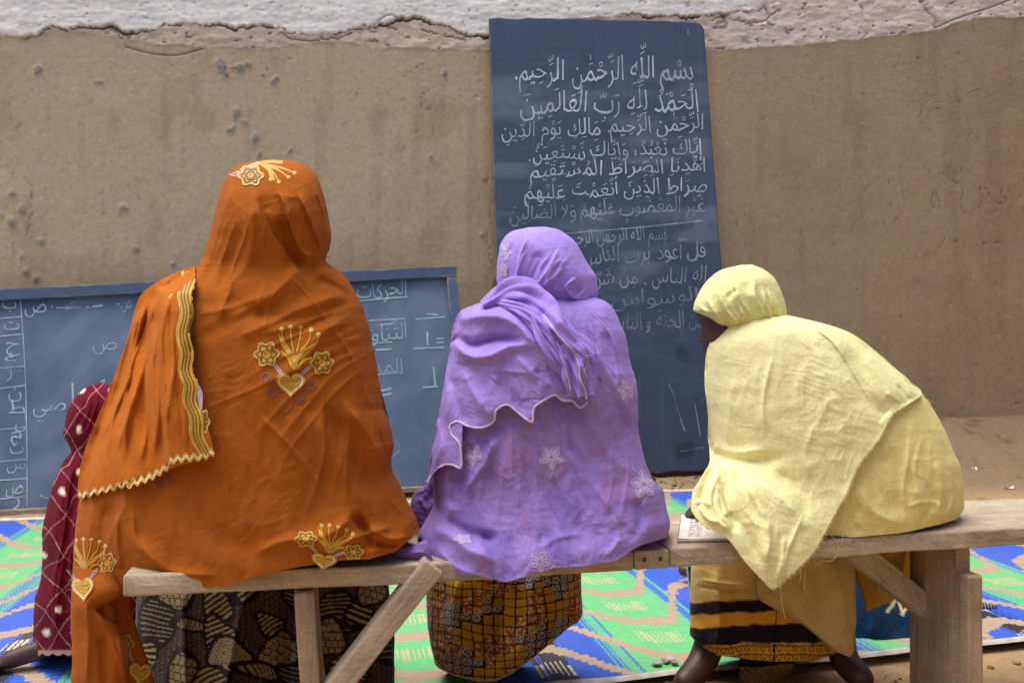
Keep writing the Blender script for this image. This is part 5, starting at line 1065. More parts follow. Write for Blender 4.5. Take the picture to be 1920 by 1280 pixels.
# ------------------------------------------------------------------ person in pale yellow
def build_yellow():
    hand = np.array(W(1301, 966, 1.70)); hand[2] = .446
    sk = skel(pelvis=(.80, 1.69, .50), waist=(.74, 1.69, .58), chest=(.60, 1.69, .68), neck=(.515, 1.70, .76), head=(.478, 1.70, .86), crown=(.49, 1.70, .885),
              sh_a=(.49, 1.68, .67), el_a=(.49, 1.69, .53), wr_a=(hand[0] + .06, 1.695, .468), sh_b=(.58, 1.78, .68), el_b=(.56, 1.86, .54), wr_b=(.60, 1.90, .50),
              hip_a=(.76, 1.72, .48), kn_a=(.60, 1.98, .44), an_a=(.445, 1.855, .055), to_a=(.37, 1.79, .022), hip_b=(.86, 1.74, .48), kn_b=(.80, 2.02, .44), an_b=(.775, 1.88, .055), to_b=(.80, 1.79, .028))
    sk.update(an_a=(sk['an_a'][0], .037), kn_a=(sk['kn_a'][0], .05), an_b=(sk['an_b'][0], .037), to_a=(sk['to_a'][0], .027), to_b=(sk['to_b'][0], .03))
    prof = [(560, 1335), (572, 1316), (580, 1308), (586, 1305), (592, 1305.5), (597, 1309.5), (602, 1311), (606, 1313.5), (611, 1315), (618, 1314), (625, 1311.5), (630, 1309.5), (634, 1308), (638, 1307.6), (642, 1309.5), (645, 1313.5), (647, 1318.5), (649.5, 1320), (652, 1318.6), (655, 1318), (657, 1320), (659, 1319.5), (662, 1318), (665, 1318.8), (668, 1318), (672, 1317.5), (677, 1320), (682, 1326), (690, 1342)]
    prof = pchip(np.array([q[0] for q in prof], float), np.array([[q[1]] for q in prof], float), np.linspace(560, 690, 90))[:, 0]; yy = np.linspace(560, 690, 90)
    th = np.linspace(0, 2 * math.pi, 49)[:-1]; V = []
    for y, xl in zip(yy, prof):
        xr = 1400; nose = math.exp(-((y - 636) / 12) ** 2); hx = (xr - xl) / 2; dN = .062
        for a in th:
            cx = math.cos(a); e = 1 if abs(math.sin(a)) < .001 else 1
            # narrower towards the profile so that the nose is a ridge on a rounded face
            px = (xl + xr) / 2 + hx * cx; wdt = dN * abs(math.sin(a)) ** (.8 + .9 * nose * (cx < 0)) * (1 - .25 * max(0, -cx) * 1)
            V.append(W(px, y, 1.70 - math.copysign(wdt, math.sin(a))))
        
    V = np.array(V); m = 48
    Fc = [(i * m + j, i * m + (j + 1) % m, (i + 1) * m + (j + 1) % m, (i + 1) * m + j) for i in range(89) for j in range(m)] + [tuple(range(m))[::-1], tuple(89 * m + j for j in range(m))]
    ch = fingers(hand + np.array((.02, 0, 0)), (-.93, .25, -.2), (.22, .97, 0), (-.15, 0, 1), L=.058, r=.0072, curl=.7)
    p = tag(body('person', sk, LIMBS, loft=(V, Fc), chains=ch + toes((.36, 1.785, .016), (-.75, -.62, -.1), (.62, -.75, 0)) + toes((.80, 1.775, .016), (.2, -.97, -.1), (-.97, -.2, 0)), voxel=.0035), 'child in pale yellow headscarf and shawl leaning over the bench, face in profile', 'person')
    # eye, brow, lip and nostril
    bs = Surf([tuple(np.array(q.co) + np.array(p.location)) for q in p.data.vertices], [tuple(q.vertices) for q in p.data.polygons])
    mb = MB()
    ribbon(mb, bs, [(1310, 601), (1313, 600.5), (1318, 602.5)], (2.2, 3.4, 1.4), lin((16, 12, 12)), .0004, .0008, step=1); ribbon(mb, bs, [(1306.5, 590), (1310, 588.5), (1319, 590.5)], (3, 4, 1.6), lin((20, 15, 14)), .0003, .0006, step=1); ribbon(mb, bs, [(1309, 602), (1306.8, 602.6)], 1.4, lin((14, 10, 10)), .0003, .0004, step=.6); ribbon(mb, bs, [(1312, 604.5), (1315.5, 606), (1319, 605)], 1.2, lin((40, 28, 26)), .0003, .0004, step=1)
    mb.build('eye', M['skin'], p)
    mb = MB(); ribbon(mb, bs, [(1320.5, 655), (1323, 656.5), (1327, 655.5)], (3, 4.5, 2), lin((92, 56, 50)), .0003, .001, step=1); mb.build('lip', M['skin'], p)
    # wrapper with dark dyed bands and a curled border
    def wr(px, py, s, t):
        y = py + 5 * fbm(px / 40, py / 60, 241, 3) - 6 * s * s + .02 * (px - 1450)
        c = np.broadcast_to(lin((196, 168, 104)), px.shape + (3,)).copy(); oc = lin((204, 150, 58)); dk = lin((30, 22, 32))
        o = sst(1118, 1124, y); c = c * (1 - o[..., None]) + o[..., None] * oc * (1 + .1 * fbm(px / 30, py / 20, 243, 3))[..., None]
        for a, b in ((1120, 1143), (1168, 1203)):
            e = 3 + 2 * fbm(px / 20, py * 0, 245, 2); k = sst(a - e, a + e, y + 3 * fbm(px / 14, py / 10, 247, 2)) * sst(b + e, b - e, y + 3 * fbm(px / 14, py / 10, 249, 2)); c = c * (1 - k[..., None]) + k[..., None] * dk
        hb = y > 1204; X = np.mod(px, 15) - 7.5; Yc = np.mod(y - 1206, 17) - 8; r = np.hypot(X, Yc); a = np.arctan2(Yc, X); sp = np.abs(np.mod(r - a * .9, 5.6) - 2.8)
        c[hb & (sp < .8) & (r < 8)] = lin((48, 34, 22)); c[hb & (np.abs(np.mod(y + 1.5 * np.sin(px * .9), 17) - 1) < .9)] = lin((48, 34, 22))
        sm = np.abs(px - 1458 + .05 * (py - 1100)) < 1.6; c[sm & (py > 1120)] = lin((24, 18, 24)); return c
    K = [(1330, 930, 1570, 930, 1.86, .05, .16), (1305, 1000, 1590, 1000, 1.86, .09, .17), (1297, 1062, 1597, 1062, 1.86, .10, .17), (1294, 1122, 1598, 1122, 1.86, .10, .16), (1293, 1190, 1590, 1185, 1.86, .10, .15), (1294, 1200, 1575, 1215, 1.86, .10, .15), (1310, 1222, 1560, 1226, 1.86, .10, .14)]
    fo = [([(1340, 1060), (1350, 1150), (1340, 1235)], 16, 12, 'r'), ([(1440, 1060), (1455, 1150), (1450, 1240)], 14, -10, 'r'), ([(1520, 1060), (1530, 1240)], 18, 12, 'r'), ([(1310, 1085), (1380, 1095), (1440, 1088)], 4, 5, 'r'), ([(1300, 1098), (1360, 1106), (1420, 1100)], 4, -4, 'r'), ([(1400, 1100), (1395, 1230)], 12, 8, 'r')]
    cloth('wrapper', K, 240, 260, M['print'], p, wr, fo, bottom=[(1290, 1198), (1346, 1228), (1408, 1236), (1452, 1239), (1528, 1238), (1575, 1222)], b0=.75, noise=(5, 50, 120), seed=45)
    K = [(1388, 1215, 1492, 1212, 1.93, .04, .05), (1386, 1240, 1491, 1238, 1.93, .045, .05), (1385, 1262, 1484, 1255, 1.93, .045, .05), (1384, 1300, 1450, 1285, 1.93, .04, .05)]
    def us(px, py, s, t):
        c = np.broadcast_to(lin((150, 118, 82)), px.shape + (3,)).copy(); c[py < 1247 + 3 * np.sin(px / 20)] = lin((30, 20, 28)); X = np.mod(px, 15) - 7.5; Yc = np.mod(py, 15) - 7.5; r = np.hypot(X, Yc); sp = np.abs(np.mod(r - np.arctan2(Yc, X) * .9, 5.6) - 2.8); c[(sp < .8) & (py > 1249)] = lin((70, 52, 44)); return c
    cloth('underskirt', K, 70, 60, M['print'], p, us, [([(1430, 1230), (1440, 1290)], 10, 8, 'r')], seed=46)
    yc = lambda a, sd: (lambda px, py, s, t: lin(a) * (1 + .045 * fbm(px / 80, py / 80, sd, 3))[..., None])
    # hanging lengths of the dress and shawl beyond the plank
    K = [(1425, 1030, 1600, 1030, 1.76, .02, .02), (1420, 1080, 1605, 1080, 1.755, .025, .02), (1420, 1114, 1605, 1121, 1.75, .03, .02), (1466, 1149, 1605, 1165, 1.75, .03, .02), (1507, 1172, 1603, 1190, 1.75, .028, .02), (1540, 1200, 1600, 1222, 1.75, .02, .02), (1564, 1219, 1594, 1231, 1.75, .012, .02)]
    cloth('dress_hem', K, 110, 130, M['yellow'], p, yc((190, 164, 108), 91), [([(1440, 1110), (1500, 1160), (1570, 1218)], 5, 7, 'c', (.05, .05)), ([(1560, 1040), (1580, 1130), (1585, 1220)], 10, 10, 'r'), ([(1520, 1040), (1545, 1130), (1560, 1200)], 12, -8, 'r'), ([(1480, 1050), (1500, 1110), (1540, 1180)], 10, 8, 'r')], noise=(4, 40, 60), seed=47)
    K = [(1590, 1010, 1716, 1005, 1.84, .02, .02), (1596, 1050, 1714, 1045, 1.84, .03, .02), (1607, 1090, 1711, 1070, 1.84, .03, .02), (1616, 1120, 1700, 1104, 1.84, .025, .02), (1624, 1147, 1674, 1126, 1.84, .012, .02)]
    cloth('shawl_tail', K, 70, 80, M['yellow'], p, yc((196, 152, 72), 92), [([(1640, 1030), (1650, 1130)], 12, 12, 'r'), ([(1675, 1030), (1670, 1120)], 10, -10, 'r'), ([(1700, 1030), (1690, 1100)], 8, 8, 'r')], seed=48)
    # back and hips
    K = [(1420, 588, 1452, 586, 1.69, .02, .03), (1378, 598, 1512, 602, 1.69, .06, .06), (1350, 622, 1582, 618, 1.69, .088, .09), (1333, 650, 1642, 658, 1.69, .104, .10), (1327, 690, 1684, 695, 1.69, .115, .11), (1326, 725, 1716, 724, 1.69, .122, .12), (1328, 758, 1745, 760, 1.69, .128, .12), (1331, 800, 1770, 802, 1.69, .134, .13), (1336, 850, 1791, 852, 1.69, .138, .13), (1345, 890, 1804, 888, 1.69, .142, .14), (1360, 920, 1807, 915, 1.69, .145, .14), (1380, 950, 1808, 946, 1.69, .145, .13), (1400, 990, 1796, 972, 1.69, .14, .12)]
    fo = [([(1690, 770), (1720, 830), (1730, 900), (1720, 970)], 22, 6, 'r'), ([(1650, 840), (1690, 900), (1680, 980)], 18, -6, 'r'), ([(1750, 860), (1765, 910), (1758, 970)], 8, 6, 'r'), ([(1775, 880), (1786, 930), (1780, 965)], 6, 6, 'r'), ([(1740, 900), (1742, 960), (1720, 985)], 7, -5, 'r'), ([(1600, 900), (1640, 960), (1700, 985)], 16, 7, 'r'), ([(1610, 940), (1600, 985), (1620, 1000)], 9, -6, 'r'), ([(1790, 930), (1770, 985)], 5, 5, 'r'), ([(1700, 950), (1735, 940), (1770, 945)], 5, 4, 'r'), ([(1760, 940), (1762, 985)], 5, 6, 'r')] + pleats([(1700, 760), (1770, 830)], [(1660, 995), (1795, 965)], (2.5, 3, 2.5, 4, 3, 3.5, 3), 8, .05, 27) + pleats([(1600, 900), (1640, 850)], [(1560, 1000), (1680, 995)], (5, 4, 5, 4), 8, .04, 28) + auto_folds(51, 22, (1600, 800, 1800, 980), 70, 40, 50, 2.6, 1.2, 'r')
    bot = [(1380, 985), (1440, 1000), (1500, 1003), (1545, 1002), (1600, 1007), (1687, 999), (1715, 994), (1738, 988), (1762, 983), (1796, 973)]
    tor, st = cloth('dress', K, 280, 280, M['yellow'], p, yc((226, 213, 144), 93), fo, bottom=bot, b0=.7, noise=(3, 80, 80), seed=49, crum=1.1, gain=.85, grain=((60, 60, 9, 1.2, 341),))
    # scarf
    K = [(1388, 497, 1410, 496, 1.70, .012, .02), (1356, 505, 1430, 504, 1.70, .045, .05), (1331, 521, 1452, 521, 1.70, .07, .07), (1315, 540, 1462, 540, 1.70, .082, .08), (1307, 556, 1468, 556, 1.70, .088, .085), (1302, 570, 1473, 572, 1.70, .088, .085), (1301, 581, 1476, 588, 1.70, .086, .08), (1312, 590, 1474, 596, 1.70, .084, .08), (1336, 606, 1464, 602, 1.70, .08, .07), (1352, 616, 1450, 612, 1.70, .074, .06), (1362, 632, 1440, 630, 1.70, .06, .05)]
    fo = [([(1372, 530), (1390, 565), (1392, 600)], 7, 3, 'S'), ([(1322, 556), (1340, 585), (1356, 612)], 6, 5, 'r'), ([(1306, 572), (1330, 588), (1354, 612)], 4, 5, 'c'), ([(1385, 540), (1360, 560)], 5, -3, 'r'), ] + pleats([(1352, 612), (1380, 602), (1474, 592)], [(1318, 548), (1350, 515), (1400, 505), (1455, 535)], (6, 4, 7, 5, 8, 5, 8, 6, 8, 5, 7), 5, -.05, 21, (0, .6))
    cloth('headscarf', K, 170, 150, M['yellow'], p, yc((222, 223, 158), 94), fo, p=2.3, noise=(2, 40, 40), seed=52, crum=1.2, gain=1.6)
    # shawl over the shoulder and forearm with its torn edge
    K = [(1432, 581, 1480, 592), (1393, 590, 1540, 606), (1366, 607, 1582, 620), (1344, 628, 1622, 648), (1328, 650, 1656, 672), (1322, 682, 1690, 704), (1321, 718, 1728, 738), (1325, 752, 1702, 758), (1328, 786, 1674, 778), (1327, 816, 1650, 822), (1330, 842, 1618, 862), (1331, 862, 1604, 886), (1316, 892, 1588, 926), (1297, 928, 1568, 960), (1296, 952, 1548, 996), (1318, 984, 1522, 1038), (1360, 1006, 1486, 1074), (1398, 1054, 1462, 1096), (1444, 1102, 1450, 1105)]
    fo = [([(1505, 602), (1560, 640), (1600, 700), (1640, 770)], 9, 6, 'S'), ([(1580, 640), (1608, 700), (1640, 760), (1664, 782)], 13, -11, 'r', (.25, .05)), ([(1620, 660), (1660, 720), (1680, 760)], 14, 8, 'r'), ([(1680, 720), (1700, 745), (1708, 755)], 4, -6, 'r'), ([(1660, 735), (1690, 756)], 4, 4, 'r'), ([(1690, 705), (1712, 742)], 3, 5, 'r'),
          ([(1450, 660), (1430, 760), (1436, 830)], 5, 4, 'r'), ([(1350, 660), (1345, 760), (1352, 850)], 12, -4, 'r'), ([(1375, 700), (1368, 800), (1372, 850)], 12, 4, 'r'),
          ([(1338, 850), (1375, 870), (1440, 862), (1500, 850)], 12, -10, 'r', (.03, .4)), ([(1336, 838), (1380, 848), (1440, 840)], 12, 9, 'r', (.05, .3)), ([(1338, 872), (1320, 915), (1312, 950)], 7, -11, 'r', (.05, .2)), ([(1350, 880), (1332, 930), (1340, 970), (1380, 1000)], 9, 11, 'r', (.1, .2)), ([(1370, 880), (1360, 940), (1400, 1000), (1430, 1070)], 10, -9, 'r'), ([(1345, 862), (1355, 890), (1362, 900)], 6, -14, 'r', (.1, .2)),
          ([(1390, 890), (1430, 960), (1440, 1080)], 14, 12, 'r'), ([(1362, 960), (1376, 985), (1372, 1000)], 7, -12, 'r'), ([(1400, 900), (1460, 930), (1520, 1000)], 20, 9, 'r'), ([(1450, 880), (1500, 930), (1510, 990)], 14, -7, 'r'), ([(1310, 948), (1326, 972), (1350, 980)], 5, 9, 'r'), ([(1302, 944), (1318, 940), (1334, 950)], 4, 7, 'r'), ([(1470, 1000), (1465, 1060), (1452, 1095)], 9, 7, 'r'),
          ([(1530, 790), (1510, 850), (1520, 900)], 12, 4, 'r'), ([(1560, 730), (1580, 790), (1570, 850)], 16, 4, 'r')] + pleats([(1400, 620), (1560, 640)], [(1345, 850), (1560, 880)], (1.6, 1.2, 2, 1.2, 1.6, 1.6, 1.2), 9, .03, 22, (.4, .5)) + pleats([(1480, 610), (1580, 625)], [(1560, 760), (1690, 740)], (3, 2.5, 3, 2.5), 9, -.03, 23) + pleats([(1340, 850), (1420, 850)], [(1400, 1010), (1540, 980)], (6, 5, 7, 5, 6, 4), 9, .05, 24, (.05, .3)) + pleats([(1345, 865), (1338, 930)], [(1380, 990), (1370, 1005)], (7, 6, 8, 6), 5, .05, 25) + pleats([(1420, 960), (1520, 960)], [(1430, 1085), (1470, 1090)], (7, 5, 7), 8, 0, 26) + auto_folds(55, 30, (1360, 700, 1640, 1000), 55, 50, 60, 2.4, 1.1, 'r')
    sh, ss = cloth('shawl', K, 240, 320, M['yellow'], p, yc((232, 227, 168), 95), fo, closed=False, lay=st, off=.014, ymax=lambda px, py: 1.60 + .4 * sst(880, 790, py) + (1.4 / (1 - .22 * (px - CX) / F) - .014 - 1.60) * (1 - (1 - np.clip((py - 845) / 235, 0, 1)) ** 2.2), noise=(3, 60, 60), seed=54, thick=.002, blur=5, crum=1.2, gain=.85, grain=((70, 70, 9, 1.2, 331), (20, 60, 9, .9, 335)))
    # frayed edge: short fringe and a few long pulled threads
    mb = MB(); r = random.Random(77); edge = smooth_path([(1728, 738), (1702, 758), (1674, 778), (1650, 822), (1618, 862), (1604, 886), (1588, 926), (1568, 960), (1548, 996), (1522, 1038), (1486, 1074), (1450, 1105)], 1.4)
    for i in range(2, len(edge) - 2):
        if r.random() < .85:
            a = edge[i]; Y = ss.Y(a[0] - 3, a[1] - 3); Y = Y if np.isfinite(Y) else st.Y(*a)
            if not np.isfinite(Y): continue
            l = r.uniform(3, 9); an = r.uniform(.2, 1.3); b = a + l * np.array((math.cos(an), math.sin(an))); P0, P1 = W(a[0] - 2, a[1] - 2, Y - .002), W(b[0], b[1], Y - .003 + r.uniform(-.003, .003)); tube_mb(mb, [P0, (P0 + P1) / 2 + np.array((r.uniform(-.001, .001), 0, .001)), P1], .00045, lin((214, 200, 140)), 4)
    for pts in ([(1580, 930), (1582, 975), (1578, 1025)], [(1548, 996), (1566, 1012), (1572, 1030), (1560, 1050), (1540, 1048), (1538, 1040)], [(1512, 1048), (1510, 1075), (1508, 1104)], [(1464, 1096), (1466, 1130), (1472, 1158)], [(1730, 738), (1736, 748), (1744, 752), (1745, 760)], [(1728, 738), (1734, 752), (1741, 758)], [(1520, 1040), (1530, 1056), (1545, 1050)], [(1500, 1062), (1502, 1080), (1498, 1092)]):
        q = smooth_path(pts, 4); tube_mb(mb, W(q[:, 0], q[:, 1], 1.535 if pts[0][0] < 1700 else 1.66), .0007, lin((216, 200, 138)), 5)
    mb.build('frayed_threads', M['thread'], sh)
build_yellow()

# ------------------------------------------------------------------ crouching child in dark red, sitting person in indigo
def build_red():
    sk = skel(pelvis=(-1.02, 2.02, .22), waist=(-1.02, 2.02, .30), chest=(-1.02, 2.0, .44), neck=(-1.03, 2.0, .54), head=(-1.03, 1.99, .62), crown=(-1.03, 1.99, .64),
              sh_a=(-1.09, 2.0, .47), el_a=(-1.08, 2.05, .36), wr_a=(-1.03, 2.1, .30), sh_b=(-.93, 2.0, .48), el_b=(-.91, 2.05, .36), wr_b=(-1.0, 2.1, .30),
              hip_a=(-1.08, 2.03, .20), kn_a=(-1.09, 2.08, .28), an_a=(-1.115, 1.96, .06), to_a=(-1.235, 1.925, .026), hip_b=(-.96, 2.03, .20), kn_b=(-.94, 2.08, .32), an_b=(-.97, 1.98, .06), to_b=(-1.0, 1.90, .03))
    p = tag(body('person', sk, LIMBS, chains=toes((-1.245, 1.92, .02), (-.96, -.2, -.05), (.2, -.96, 0)), voxel=.0045), 'crouching child in a dark red veil with pale starbursts beside the orange veil', 'person')
    def rc(px, py, s, t):
        x = px + 9 * fbm(px / 40, py / 50, 251, 2); y = py + 9 * fbm(px / 50, py / 40, 253, 2); c = lin((98, 9, 34)) * (1 + .08 * fbm(px / 40, py / 60, 255, 2))[..., None]
        a = (x + .75 * y) / 54; b = (x * .95 - .75 * y) / 58; la, lb = np.abs(np.mod(a, 1) - .5) * 54, np.abs(np.mod(b, 1) - .5) * 58; jit = .6 * vn(px / 3, py / 3, 257)
        ln = (np.minimum(la, lb) + jit < .95); c = np.where(ln[..., None], lin((168, 120, 112)), c)
        ia, ib = np.round(a), np.round(b); ga, gb = (a - ia), (b - ib); dx = (ga * 54 + gb * 58) / 1.95; dy = (ga * 54 - gb * 58) / 1.5; r = np.hypot(dx, dy); an = np.arctan2(dy, dx); 
        keep = (_h(ia, ib, 3) > -.35); st = keep & (r < 4 + 5 * np.abs(np.sin(an * 8)) ** 2 * (r > 3.5)) ; c = np.where(st[..., None], lin((222, 206, 178)), c); c = np.where((keep & (r < 2.8))[..., None], lin((232, 224, 196)), c)
        hem = sst(1216, 1220, py); return c * (1 - hem[..., None]) + hem[..., None] * lin((176, 140, 120))
    K = [(180, 718, 196, 718, 1.98, .01, .02), (160, 726, 216, 727, 1.98, .045, .05), (140, 746, 236, 748, 1.98, .075, .07), (124, 780, 250, 780, 1.98, .09, .08), (119, 810, 252, 812, 1.98, .09, .08), (130, 834, 246, 835, 1.98, .078, .07), (134, 845, 245, 846, 1.98, .075, .07), (122, 862, 262, 862, 1.98, .085, .09), (103, 897, 284, 897, 1.98, .10, .11), (88, 952, 300, 950, 1.98, .115, .13), (78, 1000, 306, 1000, 1.98, .125, .14), (80, 1032, 310, 1032, 1.98, .13, .15), (78, 1077, 312, 1077, 1.98, .13, .16), (66, 1124, 314, 1124, 1.98, .13, .17), (62, 1171, 316, 1171, 1.98, .125, .17), (61, 1226, 318, 1226, 1.98, .12, .17)]
    fo = [([(150, 850), (110, 950), (100, 1050)], 12, 10, 'r'), ([(170, 850), (140, 980), (130, 1100), (120, 1220)], 14, -9, 'r'), ([(128, 800), (150, 830), (180, 836)], 8, -8, 'r'), ([(130, 1000), (110, 1100), (100, 1220)], 10, 9, 'r'), ([(90, 1060), (130, 1090), (180, 1080)], 8, 7, 'r'), ([(75, 1120), (110, 1150), (150, 1140)], 7, 6, 'r')] + pleats([(130, 840), (190, 846)], [(75, 1210), (170, 1215)], (9, 7, 10, 7, 8), 7, .05, 71) + pleats([(160, 735), (190, 725)], [(125, 820), (160, 830)], (5, 4, 5), 5, -.08, 72)
    bot = [(60 + i * 6.5, 1224 + 5 * abs(math.sin(i * math.pi / 3))) for i in range(41)]
    v, sv = cloth('veil', K, 260, 340, M['red'], p, rc, fo, bottom=bot, b0=.9, noise=(4, 40, 70), seed=61)
build_red()

def build_indigo():
    sk = skel(pelvis=(1.02, 2.40, .14), waist=(1.02, 2.40, .22), chest=(1.01, 2.40, .36), neck=(1.0, 2.41, .46), head=(.99, 2.42, .53), crown=(.99, 2.42, .55),
              sh_a=(.92, 2.40, .40), el_a=(.88, 2.46, .28), wr_a=(.92, 2.56, .22), sh_b=(1.10, 2.40, .40), el_b=(1.14, 2.46, .28), wr_b=(1.08, 2.56, .22),
              hip_a=(.95, 2.44, .12), kn_a=(.78, 2.58, .16), an_a=(.64, 2.63, .05), to_a=(.545, 2.645, .045), hip_b=(1.09, 2.44, .12), kn_b=(1.18, 2.62, .16), an_b=(1.24, 2.44, .06), to_b=(1.30, 2.40, .04))
    p = tag(body('person', sk, LIMBS), 'seated person in an indigo dress, mostly hidden behind the yellow shawl, bare foot showing', 'person')
    def ic(px, py, s, t):
        c = lin((17, 50, 86)) * (1 + .15 * fbm(px / 40, py / 40, 261, 3))[..., None]
        for pts in ([(1664, 1146), (1684, 1118), (1692, 1152), (1708, 1120), (1716, 1150)], [(1640, 1090), (1668, 1080), (1680, 1100)], [(1712, 1095), (1720, 1110)]):
            d, _, _ = pdist(px, py, pts, False); c = np.where((d < 3)[..., None], lin((206, 196, 160)), c)
        hem = sst(1196, 1200, py) * sst(1206, 1201, py); return c * (1 - .7 * hem[..., None]) + .7 * hem[..., None] * lin((12, 30, 52))
    K = [(1560, 800, 1600, 800, 2.38, .02, .03), (1520, 840, 1650, 840, 2.38, .07, .08), (1500, 880, 1676, 880, 2.38, .09, .10), (1496, 950, 1690, 950, 2.37, .11, .12), (1500, 1020, 1716, 1020, 2.36, .14, .16), (1510, 1090, 1760, 1090, 2.34, .16, .24), (1520, 1150, 1790, 1150, 2.32, .17, .28), (1530, 1204, 1800, 1203, 2.30, .165, .30)]
    fo = [([(1620, 1100), (1640, 1160), (1630, 1200)], 12, 10, 'r'), ([(1680, 1090), (1690, 1200)], 12, -9, 'r'), ([(1720, 1100), (1730, 1200)], 12, 9, 'r')]
    cloth('dress', K, 160, 200, M['print'], p, ic, fo, noise=(5, 50, 60), seed=63)
    mb = MB(); n = 14
    q = [W(1826 + i * 3.2, 1136 + .12 * i, 2.38) for i in range(n)]; rr = [.016 - .0009 * i + (.0012 if i % 2 else 0) for i in range(n)]; V0 = []
    for i in range(n - 1): tube_mb(mb, [q[i], q[i] + (q[i + 1] - q[i]) * .5, q[i + 1]], [rr[i], rr[i] * 1.06, rr[i + 1]], lin((150, 146, 140)) if i % 2 else lin((52, 48, 50)), 14)
    mb.build('striped_sleeve_tip', M['print'], p)
build_indigo()

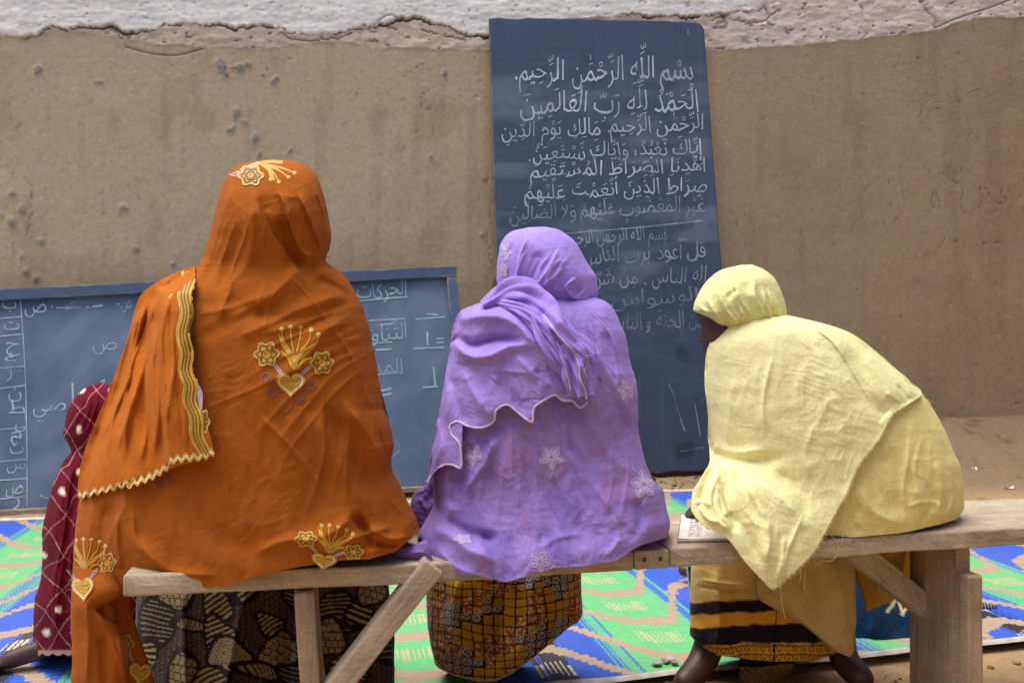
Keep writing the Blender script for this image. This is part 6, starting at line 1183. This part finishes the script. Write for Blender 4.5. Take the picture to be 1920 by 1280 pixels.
# ------------------------------------------------------------------ small things
def build_small():
    # open booklet on the plank
    c = [G(1277, 972, .4215), G(1400, 964, .4215), G(1398, 1016, .4215), G(1271, 1018, .4215)]
    root = empty('booklet', tuple((c[0] + c[2]) / 2)); tag(root, 'worn printed booklet lying on the bench under a hand', 'booklet')
    def leaf(z0, th, sc, mat, name, paint=None, curl=0.0):
        n, m = 70, 50; s = np.linspace(0, 1, n)[None]; t = np.linspace(0, 1, m)[:, None]; ctr = sum(c) / 4
        P = (c[0] * (1 - s[..., None]) + c[1] * s[..., None]) * (1 - t[..., None]) + (c[3] * (1 - s[..., None]) + c[2] * s[..., None]) * t[..., None]
        P = ctr + (P - ctr) * sc; P[..., 2] = z0 + th + curl * np.exp(-s * 7) + .0006 * vn(s * 9, t * 7, 4); B = P.copy(); B[..., 2] -= th
        col = np.broadcast_to(lin((206, 196, 182)), P.shape).copy() if paint is None else paint(s + 0 * t, t + 0 * s)
        f = grid_faces(m, n); n0 = n * m; per = np.concatenate([np.arange(n), np.arange(1, m) * n + n - 1, (m - 1) * n + np.arange(n - 2, -1, -1), np.arange(m - 2, 0, -1) * n]); nx = np.roll(per, -1)
        mesh_obj(name, np.concatenate([P.reshape(-1, 3), B.reshape(-1, 3)]), np.concatenate([f, f[:, ::-1] + n0, np.stack([per, per + n0, nx + n0, nx], -1)]), mat, root, np.concatenate([col.reshape(-1, 3)] * 2))
    leaf(.4215, .0015, 1.02, M['paper'], 'cover', lambda s, t: np.broadcast_to(lin((120, 104, 88)), s.shape + (3,)).copy()); leaf(.4232, .004, .99, M['paper'], 'page_block')
    def pg(s, t):
        k = lin((226, 216, 204)) * (1 + .05 * fbm(s * 9, t * 9, 6))[..., None]; ink = lin((108, 122, 134))
        blk = (s > .14) & (s < .34) & (t > .12) & (t < .9); li = (np.mod(t * 26, 1) < .55) & (vn(s * 60, np.floor(t * 26), 8) > -.35); k[blk & li] = ink
        b2 = (s > .4) & (s < .95) & (t > .15) & (t < .9); r = np.hypot((s - .75) * 1.2, t - .3); li2 = (np.mod(r * 22, 1) < .4) & (vn(s * 50, t * 40, 9) > -.3) & (r > .2); k[b2 & li2] = lin((150, 140, 146)); rim = np.abs(r - .34) < .012; k[b2 & rim] = lin((196, 140, 140)); return k
    leaf(.4274, .0008, .985, M['paper'], 'page', pg, .002)
    # green slate leaning on the mat
    root = empty('exercise_book', tuple(G(1305, 1150, .012))); tag(root, 'green exercise book with a white edge standing behind the yellow wrapper', 'exercise book')
    a, b = W(1290, 1062, 2.36), W(1301, 1150, 2.34); a2, b2 = W(1380, 1055, 2.46), W(1390, 1138, 2.44)
    for nm, off, col, inset in (('cover', 0, (30, 84, 58), 0), ('page_block', .006, (214, 212, 204), -.004)):
        V = [a, a2, b2, b]; V = [v + np.array((inset, off, 0)) for v in V]; V2 = [v + np.array((0, .005, 0)) for v in V]
        mesh_obj(nm, np.array(V + V2), [(0, 1, 2, 3), (7, 6, 5, 4), (0, 4, 5, 1), (1, 5, 6, 2), (2, 6, 7, 3), (3, 7, 4, 0)], M['paper'], root, np.broadcast_to(lin(col), (8, 3)), smooth=False)
    # coins
    for i, (px, py, r, lab) in enumerate(((1231, 1243, .0125, 'grey coin lying on the mat, leftmost of a small row'), (1247, 1239, .0105, 'dull coin on the mat leaning between two larger coins'), (1257, 1236, .0128, 'pale grey coin on the mat, topmost of a small row'), (1265, 1242, .0095, 'smallest brownish coin on the mat beside a bare leg'))):
        bm = bmesh.new(); p0 = G(px, py, .012)
        q = bmesh.ops.create_cone(bm, cap_ends=True, segments=36, radius1=r, radius2=r, depth=.0022)
        bmesh.ops.bevel(bm, geom=[e for e in bm.edges if len(e.link_faces) == 2 and e.calc_face_angle() > .9], offset=.0005, segments=2, affect='EDGES')
        top = [f for f in bm.faces if abs(f.normal.z) > .99]; bmesh.ops.inset_individual(bm, faces=top, thickness=r * .14, depth=-.0003)
        bm.verts.index_update(); o = mesh_obj('coin', [v.co[:] for v in bm.verts], [[v.index for v in f.verts] for f in bm.faces], M['metal'], None, np.broadcast_to(lin(((150, 152, 150), (132, 126, 112), (166, 170, 170), (136, 124, 100))[i]), (len(bm.verts), 3)), smooth=False); bm.free()
        o.location = p0 + np.array((0, 0, .003)); o.rotation_euler = (.1 * (i == 1), .08 * (i == 2), i); tag(o, lab, 'coin', 'coins on the mat')
    # paper scraps on the sand
    for i, (px, py, w_, l_, lab) in enumerate(((1893, 916, .02, .055, 'curved white paper scrap on the sand beyond the bench'), (1829, 881, .012, .02, 'tiny pale paper scrap on the sand near the wall'))):
        n = 9; x0 = (px - CX) / F; Yg = 4.3
        for _ in range(30): Yg = (H - float(ground_z(np.array([x0 * Yg]), np.array([Yg]))[0])) * F / (py - CY)
        s = np.linspace(-1, 1, n)[:, None]; t = np.linspace(-1, 1, 5)[None]; V = np.stack([x0 * Yg + s * l_ / 2 + 0 * t, Yg + t * w_ / 2 + .01 * s ** 2, H - (py - CY) / F * Yg + .004 + .008 * s ** 2 + .004 * t * s], -1)
        o = mesh_obj('paper_scrap', V.reshape(-1, 3), grid_faces(n, 5), M['paper'], None, np.broadcast_to(lin((210, 208, 214)), (n * 5, 3))); o.modifiers.new('t', 'SOLIDIFY').thickness = .0006; tag(o, lab, 'paper scrap', 'paper scraps on the sand')
build_small()
